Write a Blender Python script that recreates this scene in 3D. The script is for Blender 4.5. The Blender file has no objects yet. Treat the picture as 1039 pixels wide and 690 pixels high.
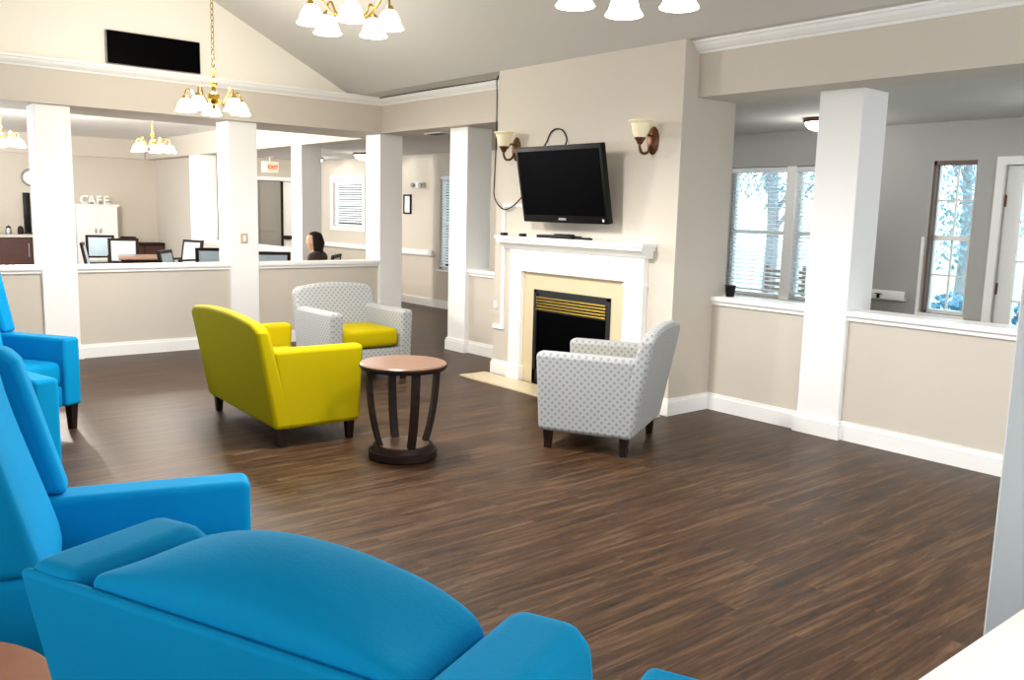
import bpy, bmesh, math, random
from mathutils import Vector, Matrix
random.seed(7)
S = bpy.context.scene
C = S.collection
PI = math.pi

# ------------------------------------------------------------------ materials
def lin(h):
    r = []
    for v in h:
        v /= 255.0
        r.append(v / 12.92 if v <= 0.04045 else ((v + 0.055) / 1.055) ** 2.4)
    return (r[0], r[1], r[2], 1.0)

def mat(name, rgb, rough=0.6, metal=0.0, var=0.06, scale=8.0, bump=0.0, bscale=80.0, sheen=0.0, emit=None, estr=0.0, trans=0.0, spec=0.5, coat=0.0):
    m = bpy.data.materials.new(name); m.use_nodes = True
    nt = m.node_tree; N = nt.nodes; L = nt.links
    p = N['Principled BSDF']
    tc = N.new('ShaderNodeTexCoord')
    no = N.new('ShaderNodeTexNoise'); no.inputs['Scale'].default_value = scale; no.inputs['Detail'].default_value = 4
    L.new(tc.outputs['Object'], no.inputs['Vector'])
    cr = N.new('ShaderNodeValToRGB')
    c = lin(rgb)
    cr.color_ramp.elements[0].color = tuple(x * (1 - var) for x in c[:3]) + (1,)
    cr.color_ramp.elements[1].color = tuple(min(1, x * (1 + var)) for x in c[:3]) + (1,)
    L.new(no.outputs['Fac'], cr.inputs['Fac'])
    L.new(cr.outputs['Color'], p.inputs['Base Color'])
    p.inputs['Roughness'].default_value = rough
    p.inputs['Metallic'].default_value = metal
    p.inputs['Specular IOR Level'].default_value = spec
    p.inputs['Sheen Weight'].default_value = sheen
    p.inputs['Coat Weight'].default_value = coat
    p.inputs['Transmission Weight'].default_value = trans
    if emit:
        p.inputs['Emission Color'].default_value = lin(emit); p.inputs['Emission Strength'].default_value = estr
    if bump:
        n2 = N.new('ShaderNodeTexNoise'); n2.inputs['Scale'].default_value = bscale; n2.inputs['Detail'].default_value = 3
        L.new(tc.outputs['Object'], n2.inputs['Vector'])
        b = N.new('ShaderNodeBump'); b.inputs['Strength'].default_value = bump; b.inputs['Distance'].default_value = 0.01
        L.new(n2.outputs['Fac'], b.inputs['Height']); L.new(b.outputs['Normal'], p.inputs['Normal'])
    return m

def floor_mat():
    m = bpy.data.materials.new('wood_plank_floor'); m.use_nodes = True
    nt = m.node_tree; N = nt.nodes; L = nt.links; p = N['Principled BSDF']
    tc = N.new('ShaderNodeTexCoord')
    rot = N.new('ShaderNodeMapping'); rot.inputs['Rotation'].default_value = (0, 0, PI / 2)
    L.new(tc.outputs['Object'], rot.inputs['Vector'])
    br = N.new('ShaderNodeTexBrick'); br.inputs['Scale'].default_value = 1.0
    br.inputs['Brick Width'].default_value = 1.2; br.inputs['Row Height'].default_value = 0.15
    br.inputs['Mortar Size'].default_value = 0.0012; br.inputs['Bias'].default_value = 0.0
    br.offset = 0.37
    br.inputs['Color1'].default_value = (0.25, 0.25, 0.25, 1); br.inputs['Color2'].default_value = (0.75, 0.75, 0.75, 1)
    br.inputs['Mortar'].default_value = (0.0, 0.0, 0.0, 1)
    L.new(rot.outputs['Vector'], br.inputs['Vector'])
    mp = N.new('ShaderNodeMapping'); mp.inputs['Scale'].default_value = (26, 1.5, 1)
    L.new(tc.outputs['Object'], mp.inputs['Vector'])
    add = N.new('ShaderNodeVectorMath'); add.operation = 'ADD'
    sc = N.new('ShaderNodeVectorMath'); sc.operation = 'SCALE'; sc.inputs['Scale'].default_value = 9.0
    L.new(br.outputs['Color'], sc.inputs[0]); L.new(mp.outputs['Vector'], add.inputs[0]); L.new(sc.outputs['Vector'], add.inputs[1])
    n1 = N.new('ShaderNodeTexNoise'); n1.inputs['Scale'].default_value = 1.0; n1.inputs['Detail'].default_value = 8; n1.inputs['Roughness'].default_value = 0.7
    n1.inputs['Distortion'].default_value = 0.6
    L.new(add.outputs['Vector'], n1.inputs['Vector'])
    cr = N.new('ShaderNodeValToRGB'); e = cr.color_ramp.elements
    e[0].position = 0.31; e[0].color = lin((24, 14, 8)); e[1].position = 0.71; e[1].color = lin((110, 84, 60))
    x = e.new(0.5); x.color = lin((66, 44, 27))
    L.new(n1.outputs['Fac'], cr.inputs['Fac'])
    mx = N.new('ShaderNodeMix'); mx.data_type = 'RGBA'; mx.blend_type = 'MULTIPLY'; mx.inputs['Factor'].default_value = 0.45
    L.new(cr.outputs['Color'], mx.inputs['A'])
    br2 = N.new('ShaderNodeMapRange'); br2.inputs['To Min'].default_value = 0.7; br2.inputs['To Max'].default_value = 1.15
    L.new(br.outputs['Color'], br2.inputs['Value']); L.new(br2.outputs['Result'], mx.inputs['B'])
    L.new(mx.outputs['Result'], p.inputs['Base Color'])
    rr = N.new('ShaderNodeMapRange'); rr.inputs['To Min'].default_value = 0.34; rr.inputs['To Max'].default_value = 0.5
    L.new(n1.outputs['Fac'], rr.inputs['Value']); L.new(rr.outputs['Result'], p.inputs['Roughness'])
    p.inputs['Specular IOR Level'].default_value = 0.24
    b = N.new('ShaderNodeBump'); b.inputs['Strength'].default_value = 0.25; b.inputs['Distance'].default_value = 0.004
    L.new(n1.outputs['Fac'], b.inputs['Height']); L.new(b.outputs['Normal'], p.inputs['Normal'])
    return m

def dotted_mat():
    m = bpy.data.materials.new('grey_dotted_upholstery'); m.use_nodes = True
    nt = m.node_tree; N = nt.nodes; L = nt.links; p = N['Principled BSDF']
    uv = N.new('ShaderNodeUVMap')
    mp = N.new('ShaderNodeMapping'); mp.inputs['Scale'].default_value = (29, 29, 29); mp.inputs['Rotation'].default_value = (0, 0, PI / 4)
    L.new(uv.outputs['UV'], mp.inputs['Vector'])
    vo = N.new('ShaderNodeTexVoronoi'); vo.voronoi_dimensions = '2D'; vo.distance = 'CHEBYCHEV'
    vo.inputs['Scale'].default_value = 1.0; vo.inputs['Randomness'].default_value = 0.0
    L.new(mp.outputs['Vector'], vo.inputs['Vector'])
    cr = N.new('ShaderNodeValToRGB'); e = cr.color_ramp.elements
    e[0].position = 0.22; e[0].color = lin((136, 141, 147)); e[1].position = 0.32; e[1].color = lin((170, 170, 167))
    L.new(vo.outputs['Distance'], cr.inputs['Fac'])
    L.new(cr.outputs['Color'], p.inputs['Base Color'])
    p.inputs['Roughness'].default_value = 0.9; p.inputs['Sheen Weight'].default_value = 0.15
    return m

def blind_glass(name, rgb=(225, 240, 250)):
    m = bpy.data.materials.new(name); m.use_nodes = True
    nt = m.node_tree; N = nt.nodes; L = nt.links
    N.remove(N['Principled BSDF'])
    out = N['Material Output']
    t = N.new('ShaderNodeBsdfTransparent'); t.inputs['Color'].default_value = lin((238, 248, 252))
    g = N.new('ShaderNodeBsdfGlossy'); g.inputs['Roughness'].default_value = 0.03
    fr = N.new('ShaderNodeFresnel'); fr.inputs['IOR'].default_value = 1.25
    mx = N.new('ShaderNodeMixShader'); L.new(fr.outputs['Fac'], mx.inputs['Fac'])
    L.new(t.outputs['BSDF'], mx.inputs[1]); L.new(g.outputs['BSDF'], mx.inputs[2]); L.new(mx.outputs['Shader'], out.inputs['Surface'])
    return m

M = {}
M['wall'] = mat('beige_wall_paint', (207, 198, 185), 0.75, var=0.015, scale=2, bump=0.03, bscale=220)
M['grey_wall'] = mat('greige_sunroom_paint', (177, 176, 172), 0.75, var=0.015, scale=2, bump=0.03, bscale=220)
M['ceil'] = mat('ceiling_paint', (206, 203, 197), 0.85, var=0.012, scale=3)
M['white'] = mat('white_trim_paint', (247, 246, 243), 0.38, var=0.01, scale=3)
M['column'] = mat('white_column_paint', (246, 245, 243), 0.5, var=0.012, scale=3)
M['cafe_ceil'] = mat('white_cafe_ceiling_paint', (240, 238, 233), 0.85, var=0.01, scale=3)
M['gable'] = mat('gable_paint_lamp_bright', (242, 237, 226), 0.85, var=0.01, scale=3)  # whiter than the ceiling paint, standing in for strong lamp light
M['floor'] = floor_mat()
M['tile'] = mat('cream_marble_tile', (214, 198, 164), 0.25, var=0.06, scale=5)
M['black'] = mat('black_plastic', (8, 8, 9), 0.45, var=0.1, spec=0.2)
M['screen'] = mat('black_screen_glass', (1, 1, 2), 0.35, var=0.1, spec=0.03)
M['soot'] = mat('black_firebox_steel', (14, 13, 13), 0.45, var=0.3, scale=30)
M['brass'] = mat('polished_brass', (214, 176, 84), 0.22, metal=1.0, var=0.08, scale=20)
M['gold'] = mat('brass_louvre', (178, 150, 66), 0.35, metal=1.0, var=0.12, scale=30)
M['bronze'] = mat('antique_copper_bronze', (112, 74, 54), 0.4, metal=0.8, var=0.35, scale=40)
M['cup'] = mat('cream_glass_cup', (236, 224, 190), 0.3, var=0.03, emit=(255, 240, 205), estr=0.12)
M['shade'] = mat('frosted_glass_shade_lit', (250, 246, 238), 0.4, var=0.01, emit=(255, 246, 228), estr=8.0)
M['flush'] = mat('frosted_flush_glass_lit', (250, 248, 244), 0.4, var=0.01, emit=(255, 250, 240), estr=6.0)
M['blue'] = mat('azure_blue_upholstery', (2, 146, 201), 0.85, var=0.07, scale=5, bump=0.08, bscale=160, sheen=0.0, spec=0.12)
M['yellow'] = mat('chartreuse_yellow_vinyl', (178, 160, 0), 0.65, spec=0.1, var=0.03, scale=5, bump=0.03, bscale=120)
M['dot'] = dotted_mat()
M['dark_wood'] = mat('dark_espresso_wood', (36, 22, 17), 0.55, var=0.3, scale=25, spec=0.2)
M['mid_wood'] = mat('brown_table_wood', (128, 97, 78), 0.28, var=0.12, scale=12)
M['tan_wood'] = mat('tan_table_wood', (160, 104, 70), 0.35, var=0.15, scale=14)
M['red_wood'] = mat('dark_mahogany_panel', (62, 28, 18), 0.5, var=0.25, scale=12)
M['pad'] = mat('pale_blue_grey_upholstery', (176, 194, 206), 0.7, var=0.04)
M['skin'] = mat('skin', (206, 160, 128), 0.5, var=0.04)
M['hair'] = mat('dark_brown_hair', (26, 16, 12), 0.6, var=0.3, scale=60, spec=0.15)
M['cloth'] = mat('dark_brown_sweater', (48, 28, 20), 0.9, var=0.12, scale=30)
M['trousers'] = mat('charcoal_trousers', (50, 50, 56), 0.85, var=0.1)
M['glass'] = blind_glass('window_glass')
M['slat'] = mat('white_blind_slat', (236, 240, 243), 0.5, var=0.01)
M['steel'] = mat('satin_steel', (170, 170, 170), 0.3, metal=0.9, var=0.06)
M['granite'] = mat('pale_counter_stone', (200, 196, 190), 0.3, var=0.15, scale=60)
M['door_grey'] = mat('grey_door_panel', (150, 145, 136), 0.5, var=0.03)
M['red'] = mat('exit_red', (190, 70, 40), 0.5, emit=(200, 80, 50), estr=0.4)
M['exit_face'] = mat('exit_cream_face', (236, 214, 176), 0.5, emit=(255, 230, 190), estr=0.05)
M['paper'] = mat('white_paper', (242, 242, 240), 0.8)
M['beige_plate'] = mat('beige_switch_plate', (205, 180, 150), 0.5)
M['ink'] = mat('grey_print', (150, 150, 150), 0.6)
M['lawn'] = mat('overexposed_lawn', (184, 200, 178), 0.95, var=0.2, scale=6)  # grass green paled in the colour to imitate overexposed daylight
M['concrete'] = mat('patio_concrete', (205, 205, 200), 0.9, var=0.08)
M['bark'] = mat('grey_bark', (140, 140, 144), 0.9, var=0.3, scale=12, bump=0.4, bscale=25)
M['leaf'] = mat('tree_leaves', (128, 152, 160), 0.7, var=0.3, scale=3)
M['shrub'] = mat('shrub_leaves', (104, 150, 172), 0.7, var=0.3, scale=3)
M['fence'] = mat('white_vinyl_fence', (235, 238, 240), 0.6, var=0.03)
M['patio'] = mat('patio_chair_brown', (110, 88, 76), 0.6, var=0.1)

# ------------------------------------------------------------------ mesh helpers
def new_bm(): return bmesh.new()

def merge(bm, src):
    me = bpy.data.meshes.new('tmp'); src.to_mesh(me); src.free(); bm.from_mesh(me); bpy.data.meshes.remove(me)

def box(bm, x0, x1, y0, y1, z0, z1, bev=0.0, seg=2, fn=None):
    b = bmesh.new()
    r = bmesh.ops.create_cube(b, size=1)
    for v in b.verts:
        v.co = Vector(((x0 + x1) / 2 + v.co.x * (x1 - x0), (y0 + y1) / 2 + v.co.y * (y1 - y0), (z0 + z1) / 2 + v.co.z * (z1 - z0)))
    if bev > 0:
        bmesh.ops.bevel(b, geom=list(b.edges), offset=bev, segments=seg, profile=0.5, affect='EDGES', clamp_overlap=True)
    if fn:
        for v in b.verts: v.co = Vector(fn(v.co))
    merge(bm, b)

def prism(bm, pts, axis, a0, a1, bev=0.0, seg=3, fn=None):
    """extrude a 2-D outline along an axis; pts are the other two coordinates in xyz order"""
    b = bmesh.new()
    def mk(p, a):
        if axis == 'x': return (a, p[0], p[1])
        if axis == 'y': return (p[0], a, p[1])
        return (p[0], p[1], a)
    va = [b.verts.new(mk(p, a0)) for p in pts]; vb = [b.verts.new(mk(p, a1)) for p in pts]
    n = len(pts)
    b.faces.new(va); b.faces.new(list(reversed(vb)))
    for i in range(n):
        b.faces.new((va[i], vb[i], vb[(i + 1) % n], va[(i + 1) % n]))
    bmesh.ops.recalc_face_normals(b, faces=b.faces)
    if bev > 0:
        es = [e for e in b.edges if len(e.link_faces) == 2 and e.calc_face_angle(0) > math.radians(28)]
        bmesh.ops.bevel(b, geom=es, offset=bev, segments=seg, profile=0.5, affect='EDGES', clamp_overlap=True)
    if fn:
        for v in b.verts: v.co = Vector(fn(v.co))
    merge(bm, b)

def lathe(bm, prof, cx=0, cy=0, n=24, M4=None, closed=False):
    """revolve (r,z) outline about the z axis"""
    b = bmesh.new(); rings = []
    for r, z in prof:
        if r < 1e-5: rings.append([b.verts.new((cx, cy, z))])
        else: rings.append([b.verts.new((cx + r * math.cos(2 * PI * k / n), cy + r * math.sin(2 * PI * k / n), z)) for k in range(n)])
    pairs = list(zip(rings[:-1], rings[1:]))
    if closed: pairs.append((rings[-1], rings[0]))
    for A, B in pairs:
        for k in range(n):
            k2 = (k + 1) % n
            if len(A) == 1 and len(B) == 1: continue
            if len(A) == 1: b.faces.new((A[0], B[k], B[k2]))
            elif len(B) == 1: b.faces.new((A[k], B[0], A[k2]))
            else: b.faces.new((A[k], B[k], B[k2], A[k2]))
    bmesh.ops.recalc_face_normals(b, faces=b.faces)
    if M4: bmesh.ops.transform(b, matrix=M4, verts=b.verts)
    merge(bm, b)

def tube(bm, pts, r, n=8, r1=None):
    b = bmesh.new(); pts = [Vector(p) for p in pts]; rings = []
    N = len(pts)
    for i, p in enumerate(pts):
        t = (pts[min(i + 1, N - 1)] - pts[max(i - 1, 0)]).normalized()
        up = Vector((0, 0, 1)) if abs(t.z) < 0.95 else Vector((1, 0, 0))
        u = t.cross(up).normalized(); w = t.cross(u).normalized()
        rr = r if r1 is None else r + (r1 - r) * i / (N - 1)
        rings.append([b.verts.new(p + rr * (u * math.cos(2 * PI * k / n) + w * math.sin(2 * PI * k / n))) for k in range(n)])
    for A, B in zip(rings[:-1], rings[1:]):
        for k in range(n): b.faces.new((A[k], A[(k + 1) % n], B[(k + 1) % n], B[k]))
    b.faces.new(list(reversed(rings[0]))); b.faces.new(rings[-1])
    bmesh.ops.recalc_face_normals(b, faces=b.faces)
    merge(bm, b)

def smooth_path(pts, n=8):
    P = [Vector(p) for p in pts]; out = []
    for i in range(len(P) - 1):
        p0 = P[max(i - 1, 0)]; p1 = P[i]; p2 = P[i + 1]; p3 = P[min(i + 2, len(P) - 1)]
        for k in range(n):
            t = k / n
            out.append(0.5 * ((2 * p1) + (p2 - p0) * t + (2 * p0 - 5 * p1 + 4 * p2 - p3) * t * t + (3 * p1 - p0 - 3 * p2 + p3) * t ** 3))
    out.append(P[-1]); return out

def ball(bm, c, rx, ry, rz, n=16):
    b = bmesh.new(); bmesh.ops.create_uvsphere(b, u_segments=n, v_segments=n // 2 + 2, radius=1)
    for v in b.verts: v.co = Vector((c[0] + v.co.x * rx, c[1] + v.co.y * ry, c[2] + v.co.z * rz))
    merge(bm, b)

def loft(bm, sections):
    """closed loops of equal length joined into a skin with end caps"""
    b = bmesh.new(); R = [[b.verts.new(p) for p in s] for s in sections]; n = len(R[0])
    for A, B in zip(R[:-1], R[1:]):
        for k in range(n): b.faces.new((A[k], A[(k + 1) % n], B[(k + 1) % n], B[k]))
    b.faces.new(list(reversed(R[0]))); b.faces.new(R[-1])
    bmesh.ops.recalc_face_normals(b, faces=b.faces)
    merge(bm, b)

def obj(name, bm, m, parent=None, smooth=True, angle=40, label=None, wn=False, origin=None):
    if origin is not None:
        bmesh.ops.translate(bm, verts=bm.verts, vec=-Vector(origin))
    me = bpy.data.meshes.new(name)
    uvl = bm.loops.layers.uv.verify()
    for f in bm.faces:
        n = f.normal; a = (abs(n.x), abs(n.y), abs(n.z)); k = a.index(max(a))
        for l in f.loops:
            c = l.vert.co
            l[uvl].uv = (c.y, c.z) if k == 0 else ((c.x, c.z) if k == 1 else (c.x, c.y))
    bm.normal_update(); bm.to_mesh(me); bm.free()
    if smooth:
        for p in me.polygons: p.use_smooth = True
        me.set_sharp_from_angle(angle=math.radians(angle))
    me.materials.append(m)
    o = bpy.data.objects.new(name, me); C.objects.link(o)
    if origin is not None: o.location = origin
    if parent: o.parent = parent
    if label: o['label'] = label
    if wn:
        w = o.modifiers.new('wn', 'WEIGHTED_NORMAL'); w.keep_sharp = True
    return o

def tag(o, label, cat, group=None, kind=None):
    o['label'] = label; o['category'] = cat
    if group: o['group'] = group
    if kind: o['kind'] = kind
    return o

def thing(name, label, cat, loc=(0, 0, 0), rz=0.0, group=None):
    o = bpy.data.objects.new(name, None); C.objects.link(o)
    o.empty_display_size = 0.1; o.location = loc; o.rotation_euler = (0, 0, rz)
    return tag(o, label, cat, group)

def dup(root, loc, rz, label, group=None):
    r = root.copy(); C.objects.link(r); r.location = loc; r.rotation_euler = (0, 0, rz); r['label'] = label
    if group: r['group'] = group
    def rec(src, dst):
        for ch in list(src.children):
            c = ch.copy(); C.objects.link(c); c.parent = dst; rec(ch, c)
    rec(root, r)
    return r

def struct(name, bm, m, label=None, cat=None, parent=None, smooth=False, **k):
    o = obj(name, bm, m, parent, smooth=smooth, **k)
    if not parent:
        o['kind'] = 'structure'
        if label: o['label'] = label
        if cat: o['category'] = cat
    return o

def sbox(name, m, *b, label=None, cat=None, bev=0.0):
    bm = new_bm(); box(bm, *b, bev=bev); return struct(name, bm, m, label, cat)

# ------------------------------------------------------------------ room shell
HB = 2.44; HC = 2.84; XL = -4.85
sbox('floor', M['floor'], -15.2, 5.4, -7.2, 2.8, -0.12, 0.0, label='dark brown wood plank floor', cat='floor')

# vaulted ceiling over the lounge: flat margin, slope to the ridge, slope down
bm = new_bm()
prism(bm, [(0.34, 2.84), (0.0, 2.84), (-2.6, 4.12), (-5.4, 2.84), (-7.2, 2.84), (-7.2, 2.96), (-5.4, 2.96), (-2.6, 4.26), (0.0, 2.96), (0.34, 2.96)], 'x', -4.95, 5.4)
struct('ceiling', bm, M['ceil'], 'vaulted white ceiling over the lounge', 'ceiling')
bm = new_bm(); box(bm, -5.75, 5.4, 0.56, 2.9, HB, HB + 0.1); box(bm, -11.5, -5.75, 0.95, 2.9, HB, HB + 0.1); struct('ceiling_hall', bm, M['ceil'], 'low flat ceiling over the hall and sunroom', 'ceiling')
sbox('ceiling_cafe', M['cafe_ceil'], -14.9, -5.75, -7.2, 0.62, 2.82, 2.92, label='white tray ceiling over the cafe', cat='ceiling')

# gable wall above the left beam, beam box, soffit
bm = new_bm()
prism(bm, [(-7.2, 2.72), (0.34, 2.72), (0.34, 2.9), (0.0, 2.9), (-2.6, 4.19), (-5.4, 2.9), (-7.2, 2.9)], 'x', -5.1, -4.95)
struct('wall_gable', bm, M['gable'], 'pale gable wall above the left crown moulding', 'wall')
sbox('wall_left', M['wall'], -5.75, XL, -7.2, 0.34, HB, HC, label='beige header beam over the left columns', cat='wall')
sbox('wall_back', M['wall'], -5.75, -2.2, 0.34, 0.56, HB, HC, label='beige header beam between gable corner and fireplace', cat='wall')
sbox('wall_fireplace', M['wall'], -2.2, 0.0, 0.0, 0.645, 0.0, 2.9, label='beige chimney breast wall with the fireplace', cat='wall')
sbox('wall_right', M['wall'], 0.0, 5.4, 0.1675, 0.56, HB, HC, label='beige header beam right of the fireplace', cat='wall')

# crown moulding
def crown_prof(s):  # (out, z)
    return [(0.0, 2.755), (s * 0.012, 2.755), (s * 0.02, 2.772), (s * 0.035, 2.776), (s * 0.062, 2.80), (s * 0.072, 2.82), (s * 0.088, 2.824), (s * 0.092, 2.845), (0.0, 2.845)]
def crown(name, axis, base, s, a0, a1, label):
    bm = new_bm(); prism(bm, [(base + o, z) for o, z in crown_prof(s)], axis, a0, a1)
    return struct(name, bm, M['white'], label, 'moulding')
def crown_x(name, base, s, a0, a1, label):
    bm = new_bm(); b = [(base + o, z) for o, z in crown_prof(s)]
    prism(bm, b, 'x', a0, a1); return struct(name, bm, M['white'], label, 'moulding')
bm = new_bm(); prism(bm, [(XL + o, z) for o, z in crown_prof(1)], 'y', -7.2, 0.34); struct('trim_1', bm, M['white'], 'white crown moulding along the left beam', 'moulding')
crown_x('trim_2', 0.34, -1, XL, -2.2, 'white crown moulding left of the chimney breast')
crown_x('trim_3', 0.1675, -1, 0.0, 5.4, 'white crown moulding right of the chimney breast')

# outer walls of hall, sunroom, cafe
def wall_y(name, m, x0, x1, y0, y1, z0, z1, holes, label):
    """wall along x with rectangular holes (x0,x1,z0,z1)"""
    bm = new_bm(); xs = sorted({x0, x1, *[h[0] for h in holes], *[h[1] for h in holes]})
    for a, b in zip(xs[:-1], xs[1:]):
        hs = [h for h in holes if h[0] <= a + 1e-6 and h[1] >= b - 1e-6]
        if not hs: box(bm, a, b, y0, y1, z0, z1)
        else:
            h = hs[0]
            if h[2] > z0: box(bm, a, b, y0, y1, z0, h[2])
            if h[3] < z1: box(bm, a, b, y0, y1, h[3], z1)
    return struct(name, bm, m, label, 'wall')
WY = 2.8
wall_y('wall_sunroom', M['grey_wall'], -2.2, 5.4, WY, WY + 0.16, 0, HB, [(-1.6, -0.1, 0.72, 2.09), (0.6, 0.975, 0.73, 2.1), (1.22, 2.15, 0.0, 2.05)], 'grey outer wall of the sunroom with windows and door')
wall_y('wall_hall', M['wall'], -11.5, -2.2, WY, WY + 0.16, 0, HB, [(-10.66, -9.54, 1.22, 2.07), (-7.14, -6.3, 0.62, 2.1)], 'beige outer wall of the back hall with two windows')
bm = new_bm(); box(bm, -11.5, -11.38, 0.95, 1.58, 0, HB); box(bm, -11.5, -11.38, 2.55, 2.96, 0, HB); box(bm, -11.5, -11.38, 1.58, 2.55, 2.03, HB)
struct('wall_hall_end', bm, M['wall'], 'short end wall of the hall with the dark doorway', 'wall')
sbox('wall_corridor', M['wall'], -13.6, -13.5, 0.95, 3.4, 0, HB, label='wall of the corridor beyond the hall doorway', cat='wall')
sbox('wall_corridor_side', M['wall'], -13.5, -11.5, 2.9, 3.0, 0, HB, label='side wall of the corridor beyond the hall doorway', cat='wall')
sbox('ceiling_corridor', M['ceil'], -13.6, -11.5, 0.95, 3.0, HB, HB + 0.1, label='ceiling of the corridor beyond the hall doorway', cat='ceiling')
sbox('floor_corridor', M['floor'], -13.6, -11.38, 2.8, 3.0, -0.12, 0.0, label='floor strip of the corridor', cat='floor')
sbox('wall_cafe', M['wall'], -14.9, -14.75, -7.2, 1.0, 0, 3.2, label='beige far wall of the cafe', cat='wall')
sbox('wall_cafe_side', M['wall'], -14.75, -12.1, 0.85, 0.95, 0, HB, label='beige side wall of the cafe by the white pilaster', cat='wall')
sbox('trim_4', M['wall'], -14.75, -14.62, -7.2, 0.6, HB, 2.82, label='beige band beam along the far cafe wall', cat='beam')
sbox('trim_5', M['wall'], -14.75, -5.75, 0.62, 0.95, HB, 2.82, label='beige beam along the hall side of the cafe', cat='beam')
sbox('baseboard_hall', M['white'], -11.38, -2.2, WY - 0.02, WY, 0, 0.13, label='white baseboard along the back hall wall', cat='baseboard')
sbox('baseboard_sunroom', M['white'], -2.2, 1.13, WY - 0.02, WY, 0, 0.13, label='white baseboard along the sunroom wall', cat='baseboard')
wall_y('wall_near', M['wall'], -5.1, 5.5, -7.3, -7.2, 0, 2.96, [(-3.6, -0.4, 0.9, 2.2), (2.3, 5.0, 1.2, 2.3)], 'beige near wall behind the camera with two unseen openings shaped to let in daylight')  # openings added and sized to shape daylight from behind
bm = new_bm(); box(bm, 5.4, 5.5, -7.2, -2.6, 0, 2.96); box(bm, 5.4, 5.5, 0.0, 0.3, 0, 2.96); box(bm, 5.4, 5.5, -2.6, 0.0, 2.2, 2.96)
struct('wall_entry', bm, M['wall'], 'beige wall with the wide entry opening at the right end', 'wall')
sbox('wall_near_gable', M['wall'], 5.3, 5.4, -7.2, 0.3, 2.7, 4.3, label='gable wall at the near right end of the vault', cat='wall')
sbox('wall_foyer', M['grey_wall'], 5.4, 5.5, 0.3, 2.96, 0, 2.9, label='beige wall at the right end of the foyer', cat='wall')

# ------------------------------------------------------------------ columns and pony walls
def column(x0, x1, y0, y1, label):
    t = thing('column', label, 'column', ((x0 + x1) / 2, (y0 + y1) / 2, 0), 0, 'square white columns')
    t['kind'] = 'structure'
    w = (x1 - x0) / 2; h = (y1 - y0) / 2
    bm = new_bm(); box(bm, -w, w, -h, h, 0, HB, bev=0.004, seg=1); obj('shaft', bm, M['column'], t, smooth=False)
    bm = new_bm()
    box(bm, -w - 0.02, w + 0.02, -h - 0.02, h + 0.02, 0, 0.11); box(bm, -w - 0.012, w + 0.012, -h - 0.012, h + 0.012, 0.11, 0.135)
    obj('base_trim', bm, M['white'], t, smooth=False)
    return t
CX0, CX1 = -5.26, -4.93
column(CX0, CX1, -3.35, -3.04, 'square white column at the far left behind the blue armchairs')
column(CX0, CX1, -1.50, -1.18, 'square white column with a beige switch plate, behind the yellow armchair')
column(CX0, CX1, 0.37, 0.69, 'square white column behind the far grey patterned armchair')
column(-3.61, -3.29, 0.46, 0.79, 'square white column just left of the fireplace')
column(0.848, 1.177, 0.455, 0.785, 'square white column right of the fireplace, in the low wall')
column(-7.86, -7.53, 0.62, 0.94, 'square white column behind the seated person')
column(-12.1, -11.62, 0.62, 0.95, 'white pilaster at the cafe side wall, beside the doorway opening')
# near right column: at the end of the near low wall
column(3.655, 3.985, -3.35, -3.02, 'pale grey column at the right edge beside the white ledge')

def pony(kind, p0, p1, a, b, tn, labels):
    pass
n_cap = [6]
def pony_y(x_face, x_back, y0, y1, lab):     # wall along y, room side = +x
    sbox('wall_pony', M['wall'], x_back, x_face, y0, y1, 0, 0.86, label='low beige wall ' + lab, cat='low wall')
    bm = new_bm(); box(bm, x_back - 0.04, x_face + 0.045, y0, y1, 0.885, 0.925, bev=0.006); box(bm, x_back - 0.02, x_face + 0.022, y0, y1, 0.855, 0.885)
    struct('trim_%d' % n_cap[0], bm, M['white'], 'white cap on the low wall ' + lab, 'ledge'); n_cap[0] += 1
    bm = new_bm(); box(bm, x_face, x_face + 0.018, y0, y1, 0, 0.11); box(bm, x_face, x_face + 0.01, y0, y1, 0.11, 0.135)
    struct('baseboard_' + lab.split()[-1], bm, M['white'], 'white baseboard of the low wall ' + lab, 'baseboard')
def pony_x(y_face, y_back, x0, x1, lab, nm):     # wall along x, room side = -y
    sbox('wall_pony', M['wall'], x0, x1, y_face, y_back, 0, 0.86, label='low beige wall ' + lab, cat='low wall')
    bm = new_bm(); box(bm, x0, x1, y_face - 0.045, y_back + 0.04, 0.885, 0.925, bev=0.006); box(bm, x0, x1, y_face - 0.022, y_back + 0.02, 0.855, 0.885)
    struct('trim_%d' % n_cap[0], bm, M['white'], 'white cap on the low wall ' + lab, 'ledge'); n_cap[0] += 1
    bm = new_bm(); box(bm, x0, x1, y_face - 0.018, y_face, 0, 0.11); box(bm, x0, x1, y_face - 0.01, y_face, 0.11, 0.135)
    struct('baseboard_' + nm, bm, M['white'], 'white baseboard of the low wall ' + lab, 'baseboard')
pony_y(-4.97, -5.12, -7.2, -3.35, 'at the far left edge')
pony_y(-4.97, -5.12, -3.04, -1.50, 'between the two left columns')
pony_y(-4.97, -5.12, -1.18, 0.37, 'behind the far grey armchair')
pony_x(0.52, 0.68, -3.29, -2.2, 'between column and chimney breast', 'breast_left')
pony_x(0.4934, 0.645, 0.0, 0.848, 'between chimney breast and right column', 'pony_right')
pony_x(0.4934, 0.645, 1.177, 5.4, 'right of the right column', 'pony_far_right')
pony_x(0.64, 0.80, -11.62, -7.86, 'between cafe and hall', 'cafe')
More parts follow.
